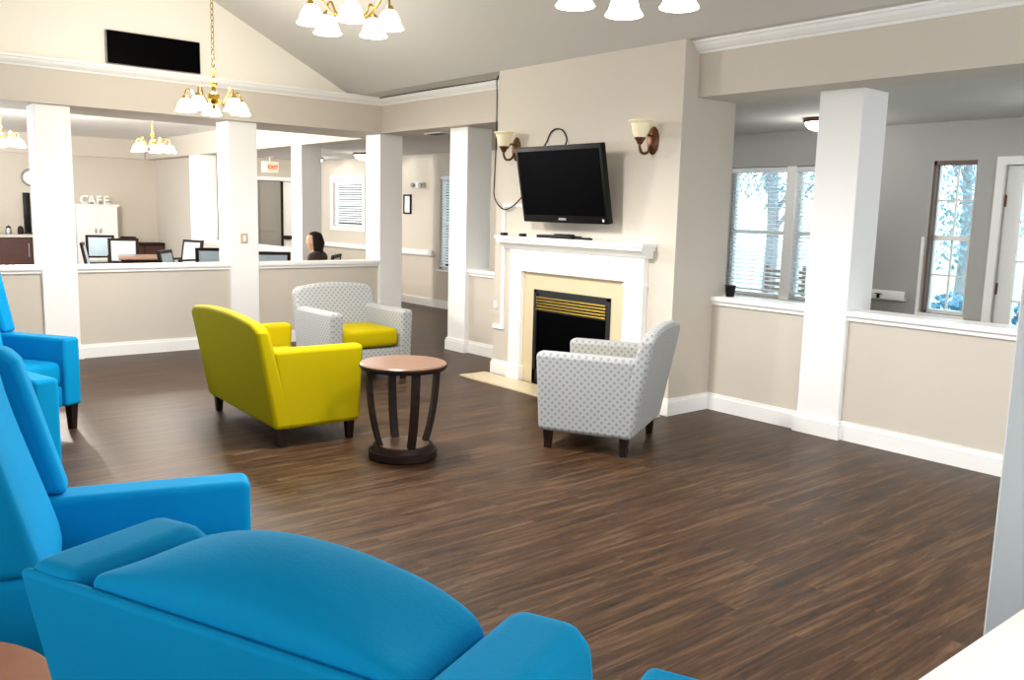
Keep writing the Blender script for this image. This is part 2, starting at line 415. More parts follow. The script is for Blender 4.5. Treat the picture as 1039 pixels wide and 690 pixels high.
# near low wall with the white ledge, bottom right corner of the photo
sbox('wall_pony', M['wall'], 3.90, 4.06, -7.2, -3.35, 0, 0.86, label='low wall under the white ledge at the bottom right corner', cat='low wall')
bm = new_bm(); box(bm, 3.835, 4.12, -7.2, -3.35, 0.885, 0.925, bev=0.006); box(bm, 3.865, 4.09, -7.2, -3.35, 0.855, 0.885)
struct('trim_20', bm, M['white'], 'white ledge at the bottom right corner of the photo', 'ledge')
# baseboards of the chimney breast
bm = new_bm(); box(bm, -2.2 - 0.018, -1.92, -0.018, 0.0, 0, 0.11); box(bm, -2.21, -1.92, -0.01, 0, 0.11, 0.135); box(bm, -2.218, -2.2, 0.0, 0.5, 0, 0.11)
struct('baseboard_breast_left', bm, M['white'], 'white baseboard on the chimney breast left of the mantel', 'baseboard')
bm = new_bm(); box(bm, -0.26, 0.018, -0.018, 0.0, 0, 0.11); box(bm, -0.26, 0.01, -0.01, 0, 0.11, 0.135); box(bm, 0, 0.018, 0.0, 0.4754, 0, 0.11); box(bm, 0, 0.01, 0.0, 0.4834, 0.11, 0.135)
struct('baseboard_breast_right', bm, M['white'], 'white baseboard wrapping the chimney breast corner', 'baseboard')

# ------------------------------------------------------------------ fireplace
t = thing('fireplace_mantel', 'white wooden fireplace mantel with shelf and pilaster legs under the television', 'mantel', (0, 0, 0))
bm = new_bm()
box(bm, -2.0, -0.18, -0.18, -0.002, 1.30, 1.335, bev=0.006); box(bm, -1.985, -0.195, -0.165, -0.002, 1.275, 1.30)
prism(bm, [(-0.15, 1.275), (-0.135, 1.26), (-0.10, 1.245), (-0.085, 1.225), (-0.07, 1.215), (-0.002, 1.215), (-0.002, 1.275)], 'x', -1.965, -0.215)
obj('shelf', bm, M['white'], t, smooth=False)
bm = new_bm(); box(bm, -1.9, -0.26, -0.06, -0.002, 1.02, 1.215); box(bm, -1.76, -0.42, -0.075, -0.06, 1.02, 1.05, bev=0.006); box(bm, -1.76, -0.42, -0.068, -0.06, 1.05, 1.07)
obj('frieze', bm, M['white'], t, smooth=False)
for x0, x1 in ((-1.9, -1.74), (-0.46, -0.26)):
    bm = new_bm(); box(bm, x0, x1, -0.06, -0.002, 0, 1.02); box(bm, x0 - 0.012, x1 + 0.012, -0.075, -0.002, 0, 0.14, bev=0.004)
    box(bm, x0 + 0.02, x1 - 0.02, -0.072, -0.06, 1.04, 1.10, bev=0.004); box(bm, x0 - 0.01, x1 + 0.01, -0.068, -0.002, 0.985, 1.005)
    obj('leg', bm, M['white'], t, smooth=False)
bm = new_bm(); box(bm, -1.74, -1.59, -0.02, -0.002, 0, 1.02); box(bm, -0.63, -0.46, -0.02, -0.002, 0, 1.02); box(bm, -1.59, -0.63, -0.02, -0.002, 0.865, 1.02)
obj('tile_surround', bm, M['tile'], t, smooth=False, label='cream marble tile surround')
t = thing('gas_fireplace', 'black gas fireplace insert with brass louvres inside the cream tile', 'fireplace', (0, 0, 0))
bm = new_bm(); F = (-1.588, -0.632)
box(bm, F[0], F[1], -0.03, -0.012, 0.835, 0.862); box(bm, F[0], F[0] + 0.04, -0.03, -0.012, 0.02, 0.862); box(bm, F[1] - 0.04, F[1], -0.03, -0.012, 0.02, 0.862); box(bm, F[0], F[1], -0.03, -0.012, 0.0, 0.14)
obj('frame', bm, M['soot'], t, smooth=False)
bm = new_bm(); box(bm, F[0] + 0.04, F[1] - 0.04, -0.016, -0.012, 0.14, 0.67); obj('glass_front', bm, M['screen'], t, smooth=False)
bm = new_bm(); box(bm, F[0] + 0.04, F[1] - 0.04, -0.016, -0.012, 0.67, 0.835); obj('vent_backing', bm, M['soot'], t, smooth=False)
for k in range(5):
    z = 0.685 + k * 0.026
    bm = new_bm(); box(bm, F[0] + 0.045, F[1] - 0.045, -0.04, -0.018, z, z + 0.013, bev=0.003); obj('louvre', bm, M['gold'], t, smooth=False, label='brass louvre bar')
bm = new_bm(); box(bm, -2.22, 0.0, -0.39, -0.078, 0.0, 0.012); o = obj('hearth', bm, M['tile'], None, smooth=False)
tag(o, 'cream tile hearth set in the floor before the fireplace', 'hearth')

# ------------------------------------------------------------------ television, devices, cables
t = thing('television', 'black flat screen television tilted down above the mantel', 'television', (-1.068, -0.215, 1.786), 0)
t.rotation_euler = (math.radians(11.5), 0, 0)
bm = new_bm(); box(bm, -0.52, 0.52, -0.02, 0.035, -0.32, 0.32, bev=0.008); obj('casing', bm, M['black'], t)
bm = new_bm(); box(bm, -0.49, 0.49, -0.024, -0.0195, -0.255, 0.285); obj('screen', bm, M['screen'], t, smooth=False)
bm = new_bm(); box(bm, -0.06, 0.03, -0.0235, -0.0195, -0.297, -0.277, bev=0.003); obj('logo_plate', bm, M['ink'], t, label='small grey maker mark on the lower bezel')
bm = new_bm(); box(bm, 0.46, 0.475, -0.0235, -0.0195, -0.30, -0.28); obj('power_light', bm, M['paper'], t, label='small pale power light')
bm = new_bm(); box(bm, -0.2, 0.2, 0.035, 0.08, -0.12, 0.12, bev=0.01); box(bm, -0.05, 0.05, 0.07, 0.2, -0.05, 0.05); obj('wall_bracket', bm, M['black'], t)
bm = new_bm(); box(bm, -1.43, -0.98, -0.16, -0.04, 1.335, 1.362, bev=0.006); box(bm, -1.22, -1.05, -0.14, -0.06, 1.362, 1.374)
o = obj('media_box', bm, M['black'], None, origin=(-1.2, -0.1, 1.335)); tag(o, 'flat black media box lying on the mantel under the television', 'media box')
bm = new_bm(); box(bm, -0.95, -0.78, -0.15, -0.11, 1.335, 1.352, bev=0.006); box(bm, -0.93, -0.80, -0.14, -0.12, 1.352, 1.355)
o = obj('remote_control', bm, M['black'], None, origin=(-0.86, -0.13, 1.335)); tag(o, 'black remote control lying right of the media box', 'remote control')
for x, l in ((-1.93, 'small black power plug at the left end of the mantel shelf'), (-1.665, 'small black adapter on the mantel between plug and media box')):
    bm = new_bm(); box(bm, x - 0.03, x + 0.03, -0.14, -0.09, 1.335, 1.362, bev=0.008); box(bm, x - 0.05, x - 0.03, -0.12, -0.11, 1.342, 1.352)
    o = obj('power_adapter', bm, M['black'], None, origin=(x, -0.11, 1.335)); tag(o, l, 'adapter', 'small adapters on the mantel')
def cable(name, pts, r, label, m='black'):
    bm = new_bm(); tube(bm, smooth_path(pts), r, 6); o = obj(name, bm, M[m], None); tag(o, label, 'cable'); return o
cable('cable', [(-4.72, 0.238, 2.828), (-3.6, 0.238, 2.83), (-2.75, 0.236, 2.828), (-2.3, 0.22, 2.83), (-2.212, 0.1, 2.83), (-2.21, -0.01, 2.78), (-2.21, -0.01, 2.6), (-2.21, -0.01, 2.2), (-2.22, -0.012, 1.85), (-2.19, -0.03, 1.68), (-2.05, -0.035, 1.575), (-1.9, -0.035, 1.61), (-1.7, -0.04, 1.75), (-1.55, -0.07, 1.85)], 0.006, 'thin black cable along the crown moulding and down the chimney breast')
cable('cable', [(-1.50, -0.10, 2.05), (-1.50, -0.012, 2.16), (-1.45, -0.012, 2.24), (-1.38, -0.012, 2.27), (-1.29, -0.012, 2.25), (-1.24, -0.012, 2.16), (-1.24, -0.10, 2.05)], 0.006, 'thin black cable loop standing up behind the television', 'black')
bm = new_bm(); box(bm, -2.08, -1.65, -0.018, 0.0, 1.595, 1.625); box(bm, -2.08, -2.05, -0.018, 0.0, 1.34, 1.60)
o = obj('cable_raceway', bm, M['white'], None, smooth=False); tag(o, 'white cable channel on the wall left of the television', 'cable channel')
bm = new_bm(); box(bm, -2.075, -2.04, -0.02, 0.0, 0.44, 1.30); box(bm, -2.195, -2.075, -0.02, 0.0, 0.44, 0.475)
o = obj('cable_raceway', bm, M['white'], None, smooth=False); tag(o, 'white cable channel running down beside the left mantel leg', 'cable channel')
bm = new_bm(); box(bm, -2.19, -2.15, -0.012, -0.001, 0.63, 0.70, bev=0.003); box(bm, -2.18, -2.16, -0.018, -0.012, 0.65, 0.68); o = obj('wall_outlet', bm, M['white'], None); tag(o, 'small white wall plate left of the mantel', 'outlet')

# ------------------------------------------------------------------ wall sconces
def sconce():
    t = thing('wall_sconce', 'copper wall sconce with cream glass cup, right of the television', 'wall lamp', (-0.275, 0, 2.12), 0, 'pair of wall sconces')
    bm = new_bm()
    lathe(bm, [(0, 0.03), (0.02, 0.03), (0.035, 0.022), (0.045, 0.02), (0.055, 0.012), (0.062, 0.001), (0, 0.001)], n=24, M4=Matrix.Translation((0, 0, 0)) @ Matrix.Rotation(PI / 2, 4, 'X') @ Matrix.Diagonal((1, 1.75, 1, 1)))
    obj('back_plate', bm, M['bronze'], t)
    bm = new_bm(); tube(bm, smooth_path([(0, -0.02, -0.03), (0, -0.06, -0.09), (0, -0.12, -0.10), (0, -0.15, -0.06), (0, -0.15, -0.015)]), 0.011, 10); tube(bm, smooth_path([(0, -0.02, 0.03), (0, -0.07, 0.04), (0, -0.11, 0.0), (0, -0.145, -0.01)]), 0.008, 8)
    obj('arm', bm, M['bronze'], t)
    bm = new_bm(); lathe(bm, [(0, -0.04), (0.018, -0.035), (0.03, -0.01), (0.045, 0.012), (0.04, 0.02), (0, 0.02)], 0, -0.15, 20); obj('cup_holder', bm, M['bronze'], t)
    bm = new_bm(); lathe(bm, [(0.045, 0.015), (0.06, 0.05), (0.068, 0.09), (0.076, 0.12), (0.094, 0.132), (0.092, 0.142), (0.072, 0.128), (0.063, 0.09), (0.055, 0.05), (0.038, 0.018)], 0, -0.15, 24, closed=True); obj('glass_cup', bm, M['cup'], t)
    return t
sc = sconce()
dup(sc, (-1.92, 0, 2.12), 0, 'copper wall sconce with cream glass cup, left of the television', 'pair of wall sconces')

# ------------------------------------------------------------------ chandeliers
def chandelier(label, loc, top, rz=0.0, group='brass chandeliers in the lounge'):
    t = thing('chandelier', label, 'chandelier', loc, rz, group)
    bm = new_bm(); lathe(bm, [(0, -0.09), (0.012, -0.085), (0.02, -0.07), (0.01, -0.055), (0.03, -0.04), (0.05, -0.01), (0.045, 0.03), (0.02, 0.05), (0.014, 0.09), (0.03, 0.11), (0.03, 0.13), (0.012, 0.15), (0.01, 0.22), (0.02, 0.235), (0, 0.25)], n=20); obj('body', bm, M['brass'], t)
    L = top - loc[2]; bm = new_bm(); k = 0; z = 0.24
    while z < L - 0.05:
        ring = [(0.013 * math.cos(a) * (1 if k % 2 else 0), 0.013 * math.cos(a) * (0 if k % 2 else 1), z + 0.03 + 0.026 * math.sin(a)) for a in [2 * PI * q / 8 for q in range(9)]]
        tube(bm, ring, 0.004, 5); z += 0.046; k += 1
    obj('chain', bm, M['brass'], t)
    bm = new_bm(); lathe(bm, [(0, L - 0.06), (0.02, L - 0.055), (0.06, L - 0.03), (0.065, L + 0.02), (0, L + 0.02)], n=20); obj('canopy', bm, M['brass'], t)
    for q in range(5):
        a = 2 * PI * q / 5; ca, sa = math.cos(a), math.sin(a)
        def w(r, z): return (r * ca, r * sa, z)
        bm = new_bm(); tube(bm, smooth_path([w(0.03, -0.01), w(0.09, -0.05), w(0.15, 0.0), w(0.19, 0.06), w(0.225, 0.05), w(0.23, 0.0)]), 0.007, 7)
        ar = obj('arm', bm, M['brass'], t)
        bm = new_bm(); lathe(bm, [(0, 0.015), (0.018, 0.012), (0.026, -0.005), (0.028, -0.025), (0, -0.025)], 0.23 * ca, 0.23 * sa, 14); obj('socket_cup', bm, M['brass'], ar)
        bm = new_bm(); lathe(bm, [(0.026, -0.012), (0.045, -0.03), (0.06, -0.06), (0.068, -0.09), (0.085, -0.115), (0.081, -0.117), (0.063, -0.09), (0.055, -0.06), (0.04, -0.034), (0.022, -0.016)], 0.23 * ca, 0.23 * sa, 18, closed=True)
        obj('glass_shade', bm, M['shade'], ar)
    return t
def ceil_z(y): return 2.84 + (0.0 - y) * (1.28 / 2.6) if y > -2.6 else 4.12 - (-2.6 - y) * (1.28 / 2.8)
chs = [((-2.97, -2.4, 2.42), 'brass chandelier hanging farthest left, before the black panel'), ((-0.33, -2.6, 2.69), 'brass chandelier with large lit glass shades at the top centre'), ((1.72, -2.45, 2.53), 'chandelier of which only two lit shades show at the top edge, right of centre'), ((4.25, -2.5, 2.5), 'added unseen chandelier farthest right, lighting the nearest blue armchair')]  # last fixture is added out of view to brighten the near chairs
for i, (p, l) in enumerate(chs): chandelier(l, p, ceil_z(p[1]), 0.35 + i * 0.4)
chandelier('cafe chandelier seen between the two left columns', (-8.55, -1.14, 2.38), 2.82, 0.2, 'chandeliers in the cafe')
chandelier('cafe chandelier seen at the far left edge of the photo', (-8.97, -2.95, 2.36), 2.82, 0.5, 'chandeliers in the cafe')

def flush(label, x, y):
    t = thing('flush_ceiling_light', label, 'ceiling light', (x, y, HB), 0, 'flush ceiling lights')
    bm = new_bm(); lathe(bm, [(0, 0), (0.17, 0), (0.175, -0.02), (0.16, -0.035), (0, -0.035)], n=28); obj('rim', bm, M['bronze'], t)
    bm = new_bm(); lathe(bm, [(0.155, -0.03), (0.15, -0.06), (0.12, -0.09), (0.07, -0.108), (0, -0.115)], n=28); obj('glass_bowl', bm, M['flush'], t)
    return t
flush('flush ceiling light above the hall window, left of the column behind the grey armchair', -8.3, 2.1)
flush('flush ceiling light beside the exit sign', -10.25, 2.2)
flush('flush ceiling light with dark rim, left of the right column', -0.02, 1.95)
flush('flush ceiling light in the sunroom beyond the right edge', 2.3, 1.75)

# ------------------------------------------------------------------ upholstered chairs
def leg_bm(x, y, h, a=0.028, b=0.02):
    bm = new_bm()
    box(bm, -a, a, -a, a, 0, h, fn=lambda c: (x + c.x * (b / a + (1 - b / a) * c.z / h), y + c.y * (b / a + (1 - b / a) * c.z / h), c.z))
    return bm

def armchair(label, loc, rz, w, d, mb, ms, group):
    t = thing('armchair', label, 'armchair', loc, rz, group)
    zb = 0.12; hb = d / 2; H = 0.805
    # back: slightly arched slab, raked
    pts = [(-w / 2, zb), (w / 2, zb)]
    n = 14; rc = 0.07
    top = []
    for k in range(n + 1):
        x = w / 2 - w * k / n; u = 2 * x / w
        top.append((x * 1.0, H + 0.045 * (1 - abs(u) ** 2.2)))
    top[0] = (w / 2, H - 0.05); top[-1] = (-w / 2, H - 0.05)
    top.insert(1, (w / 2 - 0.015, H - 0.015)); top.insert(-1, (-w / 2 + 0.015, H - 0.015))
    pts += top
    bm = new_bm()
    prism(bm, pts, 'y', -hb, -hb + 0.15, bev=0.035, seg=4, fn=lambda c: (c.x, c.y - 0.185 * (c.z - zb) - (0.06 * (c.z - zb) / 0.7 if c.y > -hb + 0.075 else 0), c.z))
    obj('backrest', bm, mb, t, angle=60, wn=True)
    for s in (-1, 1):
        xa, xb = sorted((s * w / 2, s * (w / 2 - 0.125)))
        bm = new_bm()
        box(bm, xa, xb, -hb + 0.07, hb, zb, 0.645, bev=0.035, seg=4,
            fn=lambda c: (c.x, c.y + (0.03 * (c.z - zb) / 0.5 if c.y > 0 else -0.185 * (c.z - zb) * 0.9), c.z))
        obj('arm', bm, mb, t, angle=60, wn=True)
    xi = w / 2 - 0.13
    bm = new_bm(); box(bm, -xi - 0.02, xi + 0.02, -hb + 0.1, hb - 0.02, zb, 0.30, bev=0.015); obj('seat_frame', bm, mb, t)
    nseat = 2 if w > 1.2 else 1
    for k in range(nseat):
        x0 = -xi + 2 * xi * k / nseat; x1 = -xi + 2 * xi * (k + 1) / nseat
        bm = new_bm(); box(bm, x0 + 0.003, x1 - 0.003, -hb + 0.10, hb + 0.0, 0.315, 0.475, bev=0.05, seg=4, fn=lambda c, a=x0, b=x1: (c.x, c.y, c.z + (0.02 * (1 - ((c.x - (a + b) / 2) / ((b - a) / 2)) ** 2) if c.z > 0.4 else 0)))
        obj('seat_cushion', bm, ms, t, angle=60)
    for sx in (-1, 1):
        for sy in (-1, 1):
            obj('leg', leg_bm(sx * (w / 2 - 0.055), sy * (hb - 0.06), zb + 0.01), M['dark_wood'], t, smooth=False)
    return t
def yaw(fx, fy): return math.atan2(fy, fx) - PI / 2
armchair('wide yellow armchair with its back to the camera, left of the round table', (-1.43, -2.56, 0), yaw(0.05, 1.0), 1.33, 0.60, M['yellow'], M['yellow'], 'lounge armchairs round the table')
armchair('grey dotted armchair before the fireplace, seen from its side and back', (0.217, -0.957, 0), yaw(-0.884, -0.467), 0.81, 0.64, M['dot'], M['yellow'], 'lounge armchairs round the table')
armchair('grey dotted armchair with yellow seat cushion, far side of the round table', (-2.683, -1.252, 0), yaw(1.0, -0.01), 0.83, 0.66, M['dot'], M['yellow'], 'lounge armchairs round the table')

def yb_(z): return -0.43 - 0.205 * (z - 0.17)
def wing_chair(label, loc, rz, T=1.03):
    t = thing('wing_armchair', label, 'armchair', loc, rz, 'high-backed blue armchairs along the near side')
    W = 0.384
    bm = new_bm()
    prism(bm, [(yb_(0.17), 0.17), (yb_(0.17) + 0.06, 0.17), (yb_(T) + 0.02, T), (yb_(T), T)], 'x', -W, W, bev=0.010, seg=3); obj('back_panel', bm, M['blue'], t, wn=True)
    for s in (-1, 1):
        xa, xb = sorted((s * W, s * (W - 0.11)))
        bm = new_bm()
        prism(bm, [(yb_(0.62) + 0.008, 0.635), (-0.235, 0.635), (-0.275, 0.78), (-0.275 - 0.27 * (T - 0.87), T - 0.09), (-0.28 - 0.27 * (T - 0.82), T - 0.025), (-0.315 - 0.27 * (T - 0.82), T + 0.013), (yb_(T) + 0.004, T + 0.012)], 'x', xa, xb, bev=0.028, seg=4)
        obj('wing', bm, M['blue'], t, angle=60, wn=True)
        xa, xb = sorted((s * W, s * (W - 0.135)))
        bm = new_bm(); box(bm, xa, xb, -0.41, 0.31, 0.17, 0.635, bev=0.025, seg=4, fn=lambda c: (c.x, c.y, c.z)); obj('arm', bm, M['blue'], t, angle=60, wn=True)
    secs = []
    for k in range(17):
        u = -1 + 2 * k / 16; x = u * 0.272; e = abs(u) ** 5
        pr = [(-0.22 - 0.02 * e, 0.45), (-0.26 - 0.02 * e, 0.6), (-0.325 - 0.02 * e, 0.8), (-0.37 - 0.02 * e, 0.95), (-0.375 - 0.03 * e, 1.055 - 0.035 * e), (-0.42 - 0.01 * e, 1.10 - 0.07 * u * u - 0.01 * e), (-0.50, 1.105 - 0.07 * u * u - 0.02 * e), (-0.585, 1.068 - 0.025 * u * u), (-0.598, 1.036), (-0.52, 0.8), (-0.44, 0.45)]
        secs.append([(x, a - 0.24 * max(0, b - 0.6) * (T - 1.03) / 0.43, b + max(0, b - 0.6) * (T - 1.03) / 0.43) for a, b in pr])
    bm = new_bm(); loft(bm, secs); o = obj('back_cushion', bm, M['blue'], t, angle=75)
    ss = o.modifiers.new('sub', 'SUBSURF'); ss.levels = 1; ss.render_levels = 2
    bm = new_bm(); box(bm, -0.258, 0.258, -0.24, 0.28, 0.31, 0.475, bev=0.045, seg=4, fn=lambda c: (c.x, c.y, c.z + (0.02 * (1 - (c.x / 0.26) ** 2) if c.z > 0.4 else 0))); obj('seat_cushion', bm, M['blue'], t, angle=60)
    bm = new_bm(); box(bm, -0.265, 0.265, -0.38, 0.27, 0.17, 0.31, bev=0.012); obj('seat_frame', bm, M['blue'], t)
    for sx in (-1, 1):
        for sy in (-0.36, 0.26):
            obj('leg', leg_bm(sx * 0.335, sy, 0.18, 0.03, 0.02), M['dark_wood'], t, smooth=False)
    return t
w0 = wing_chair('blue armchair farthest left, its one arm and dark leg before the white column', (-2.11, -4.21, 0), yaw(0.848, 0.53), T=1.09)
dup(w0, (-0.78, -4.62, 0), yaw(0.966, 0.26), 'blue armchair of which only an arm front shows, between two other blue armchairs')
dup(w0, (1.779, -4.447, 0), yaw(0.30, 0.954), 'blue wing armchair at the left edge, its long arm over the wood floor')
wing_chair('blue armchair seen from behind, nearest the camera at the bottom edge', (3.118, -4.285, 0), yaw(-0.385, 0.923))

# ------------------------------------------------------------------ round tables
def round_table(label, loc, rz, mtop):
    t = thing('round_side_table', label, 'side table', loc, rz)
    bm = new_bm(); lathe(bm, [(0, 0.605), (0.262, 0.605), (0.27, 0.598), (0.27, 0.596)], n=48); lathe(bm, [(0, 0.59), (0.268, 0.59), (0.27, 0.597)], n=48); obj('tabletop', bm, mtop, t, angle=30)
    bm = new_bm(); lathe(bm, [(0.25, 0.596), (0.273, 0.596), (0.275, 0.585), (0.262, 0.566), (0.23, 0.56), (0, 0.56), (0, 0.585)], n=48); obj('table_rim', bm, M['dark_wood'], t, angle=30)
    bm = new_bm(); lathe(bm, [(0, 0.0), (0.205, 0.0), (0.215, 0.01), (0.215, 0.05), (0.20, 0.056), (0.19, 0.075), (0.185, 0.085), (0, 0.085)], n=48); obj('base', bm, M['dark_wood'], t, angle=30)
    bm = new_bm(); lathe(bm, [(0, 0.0855), (0.165, 0.0855), (0.165, 0.089), (0, 0.089)], n=40); obj('base_plate', bm, mtop, t, angle=30)
    for k in range(4):
        a = k * PI / 2
        secs = []
        for q in range(9):
            z = 0.085 + (0.56 - 0.085) * q / 8; u = q / 8
            r = 0.150 + 0.075 * u ** 0.8 + 0.012 * math.sin(PI * u)
            cx, cy = r * math.cos(a), r * math.sin(a); rad = (math.cos(a), math.sin(a)); tan = (-rad[1], rad[0]); h, g = 0.015, 0.024
            secs.append([(cx + i * h * rad[0] + j * g * tan[0], cy + i * h * rad[1] + j * g * tan[1], z) for i, j in ((-1, -1), (1, -1), (1, 1), (-1, 1))])
        bm = new_bm(); loft(bm, secs); obj('leg', bm, M['dark_wood'], t, smooth=False)
    return t
round_table('round wooden side table with dark splayed legs between the yellow and grey armchairs', (-0.21, -2.30, 0), math.radians(77), M['mid_wood'])
round_table('tan wooden table top, a corner of it at the bottom left between blue armchairs', (2.46, -5.12, 0), 0.4, M['tan_wood'])

# ------------------------------------------------------------------ black panel on the gable, switch plate, vent
t = thing('wall_panel', 'wide black rectangular panel on the upper left wall above the crown moulding', 'panel', (-4.95, -2.24, 2.88))
bm = new_bm(); box(bm, 0.0, 0.04, -0.455, 0.455, 0.0, 0.315, bev=0.003, seg=1); obj('frame', bm, M['steel'], t, smooth=False)
bm = new_bm(); box(bm, 0.04, 0.044, -0.45, 0.45, 0.004, 0.311); obj('face', bm, M['screen'], t, smooth=False)
t = thing('switch_plate', 'small beige switch plate on the white column behind the yellow armchair', 'switch', (-4.93, -1.345, 1.19))
bm = new_bm(); box(bm, 0.0, 0.008, -0.04, 0.04, -0.055, 0.055, bev=0.002); obj('plate', bm, M['beige_plate'], t)
bm = new_bm(); box(bm, 0.008, 0.014, -0.015, 0.015, -0.03, 0.03, bev=0.002); obj('rocker', bm, M['paper'], t)
t = thing('ceiling_vent', 'dark ceiling vent slot behind the header beam left of the fireplace', 'vent', (-4.22, 0.72, HB))
bm = new_bm(); box(bm, -0.17, 0.17, -0.08, 0.08, -0.012, 0.0, bev=0.002); obj('frame', bm, M['white'], t)
bm = new_bm()
for k in range(6): box(bm, -0.15, 0.15, -0.065 + k * 0.022, -0.053 + k * 0.022, -0.016, -0.011)
obj('grille', bm, M['black'], t, smooth=False)
# small black object on the right ledge
t = thing('small_pot', 'small black pot on the ledge beside the chimney breast', 'pot', (0.115, 0.56, 0.925))
bm = new_bm(); lathe(bm, [(0, 0), (0.032, 0), (0.04, 0.06), (0.042, 0.075), (0.036, 0.075), (0.033, 0.06), (0, 0.055)], n=20); obj('pot', bm, M['black'], t)
bm = new_bm(); lathe(bm, [(0.030, 0.078), (0.045, 0.08), (0.045, 0.09), (0, 0.095)], n=20); obj('lid', bm, M['dark_wood'], t)

# ------------------------------------------------------------------ windows, blinds, door
def sash_window(name, x0, x1, z0, z1, label, cols=2, rows=2, mull=False, jamb=None, muntins=True):
    w = thing(name, label, 'window', ((x0 + x1) / 2, WY, z0)); w['kind'] = 'structure'
    hw = (x1 - x0) / 2; H = z1 - z0; zm = H * 0.50
    units = [(-hw, hw)] if not mull else [(-hw, -0.055), (0.055, hw)]
    bm = new_bm(); f = 0.035
    for a, b in units:
        box(bm, a, a + f, 0.06, 0.12, 0, H); box(bm, b - f, b, 0.06, 0.12, 0, H); box(bm, a + f, b - f, 0.06, 0.12, 0, f); box(bm, a + f, b - f, 0.06, 0.12, H - f, H)
        box(bm, a + f, b - f, 0.055, 0.11, zm - 0.022, zm + 0.022)
    if mull: box(bm, -0.055, 0.055, 0.0, 0.14, 0, H)
    obj('window_frame', bm, M['white'], w, smooth=False)
    if muntins:
        bm = new_bm()
        for a, b in units:
            for k in range(1, cols):
                x = a + (b - a) * k / cols; box(bm, x - 0.008, x + 0.008, 0.08, 0.1, f, H - f)
            for lo, hi in ((f, zm - 0.022), (zm + 0.022, H - f)):
                for k in range(1, rows):
                    z = lo + (hi - lo) * k / rows; box(bm, a + f, b - f, 0.082, 0.098, z - 0.008, z + 0.008)
        obj('muntins', bm, M['white'], w, smooth=False)
    for a, b in units:
        bm = new_bm(); box(bm, a + f, b - f, 0.088, 0.092, f, H - f); obj('pane', bm, M['glass'], w, smooth=False)
    bm = new_bm(); box(bm, -hw - 0.03, hw + 0.03, -0.045, 0.06, -0.025, 0.0, bev=0.004); obj('window_sill', bm, M['white'], w, smooth=False)
    return w
def blind(x0, x1, z0, z1, label, tilt=0.35, step=0.043, y=WY + 0.03):
    t = thing('window_blind', label, 'blind', ((x0 + x1) / 2, y, z1)); hw = (x1 - x0) / 2; H = z1 - z0
    bm = new_bm(); box(bm, -hw, hw, -0.03, 0.03, -0.05, 0.0, bev=0.004); obj('head_rail', bm, M['slat'], t, smooth=False)
    bm = new_bm(); z = -0.07; ct, st = math.cos(tilt), math.sin(tilt)
    while z > -H + 0.03:
        box(bm, -hw + 0.005, hw - 0.005, -0.019, 0.019, -0.001, 0.001, fn=lambda c, zz=z: (c.x, c.y * ct - c.z * st, zz + c.y * st + c.z * ct)); z -= step
    obj('slats', bm, M['slat'], t, smooth=False)
    bm = new_bm()
    for q in (-0.7, 0, 0.7): tube(bm, [(q * hw, -0.024, -0.04), (q * hw, -0.024, -H + 0.02)], 0.0015, 4)
    obj('ladder_cord', bm, M['slat'], t, smooth=False)
    bm = new_bm(); box(bm, -hw, hw, -0.02, 0.02, -H, -H + 0.02, bev=0.003); obj('bottom_rail', bm, M['slat'], t, smooth=False)
    return t
sash_window('window_1', -1.6, -0.1, 0.72, 2.09, 'white double window with blinds, seen left of the right column', mull=True, muntins=False)
blind(-1.59, -0.91, 0.78, 2.08, 'white slat blind on the left half of the sunroom double window', 0.22)
blind(-0.79, -0.11, 0.78, 2.08, 'white slat blind on the right half of the sunroom double window', 0.22)
sash_window('window_2', 0.6, 0.975, 0.73, 2.1, 'narrow white sash window with small panes beside the sunroom door', cols=2, rows=2)
bm = new_bm(); box(bm, 0.604, 0.625, WY + 0.0, WY + 0.06, 0.73, 2.1); box(bm, 0.604, 0.971, WY, WY + 0.05, 2.06, 2.1); struct('trim_21', bm, M['patio'], 'brown jamb lining of the narrow window', 'trim')
bm = new_bm(); box(bm, 0.555, 0.585, WY - 0.02, WY, 0.2, 1.42); struct('trim_22', bm, M['white'], 'white vertical strip left of the narrow window', 'trim')
sash_window('window_3', -10.66, -9.54, 1.22, 2.07, 'small hall window with white blind, right of the person column', muntins=False)
blind(-10.64, -9.56, 1.24, 2.06, 'closed white blind on the small hall window', 0.85)
bm = new_bm(); box(bm, -10.74, -10.66, WY - 0.02, WY, 1.14, 2.15); box(bm, -9.54, -9.46, WY - 0.02, WY, 1.14, 2.15); box(bm, -10.66, -9.54, WY - 0.02, WY, 2.07, 2.15); box(bm, -10.66, -9.54, WY - 0.025, WY, 1.14, 1.19)
struct('trim_23', bm, M['white'], 'white casing round the small hall window', 'trim')
sash_window('window_4', -7.14, -6.3, 0.62, 2.1, 'tall hall window seen left of the fireplace column', muntins=False)
blind(-7.13, -6.31, 0.66, 2.09, 'white slat blind on the tall hall window', 0.95)
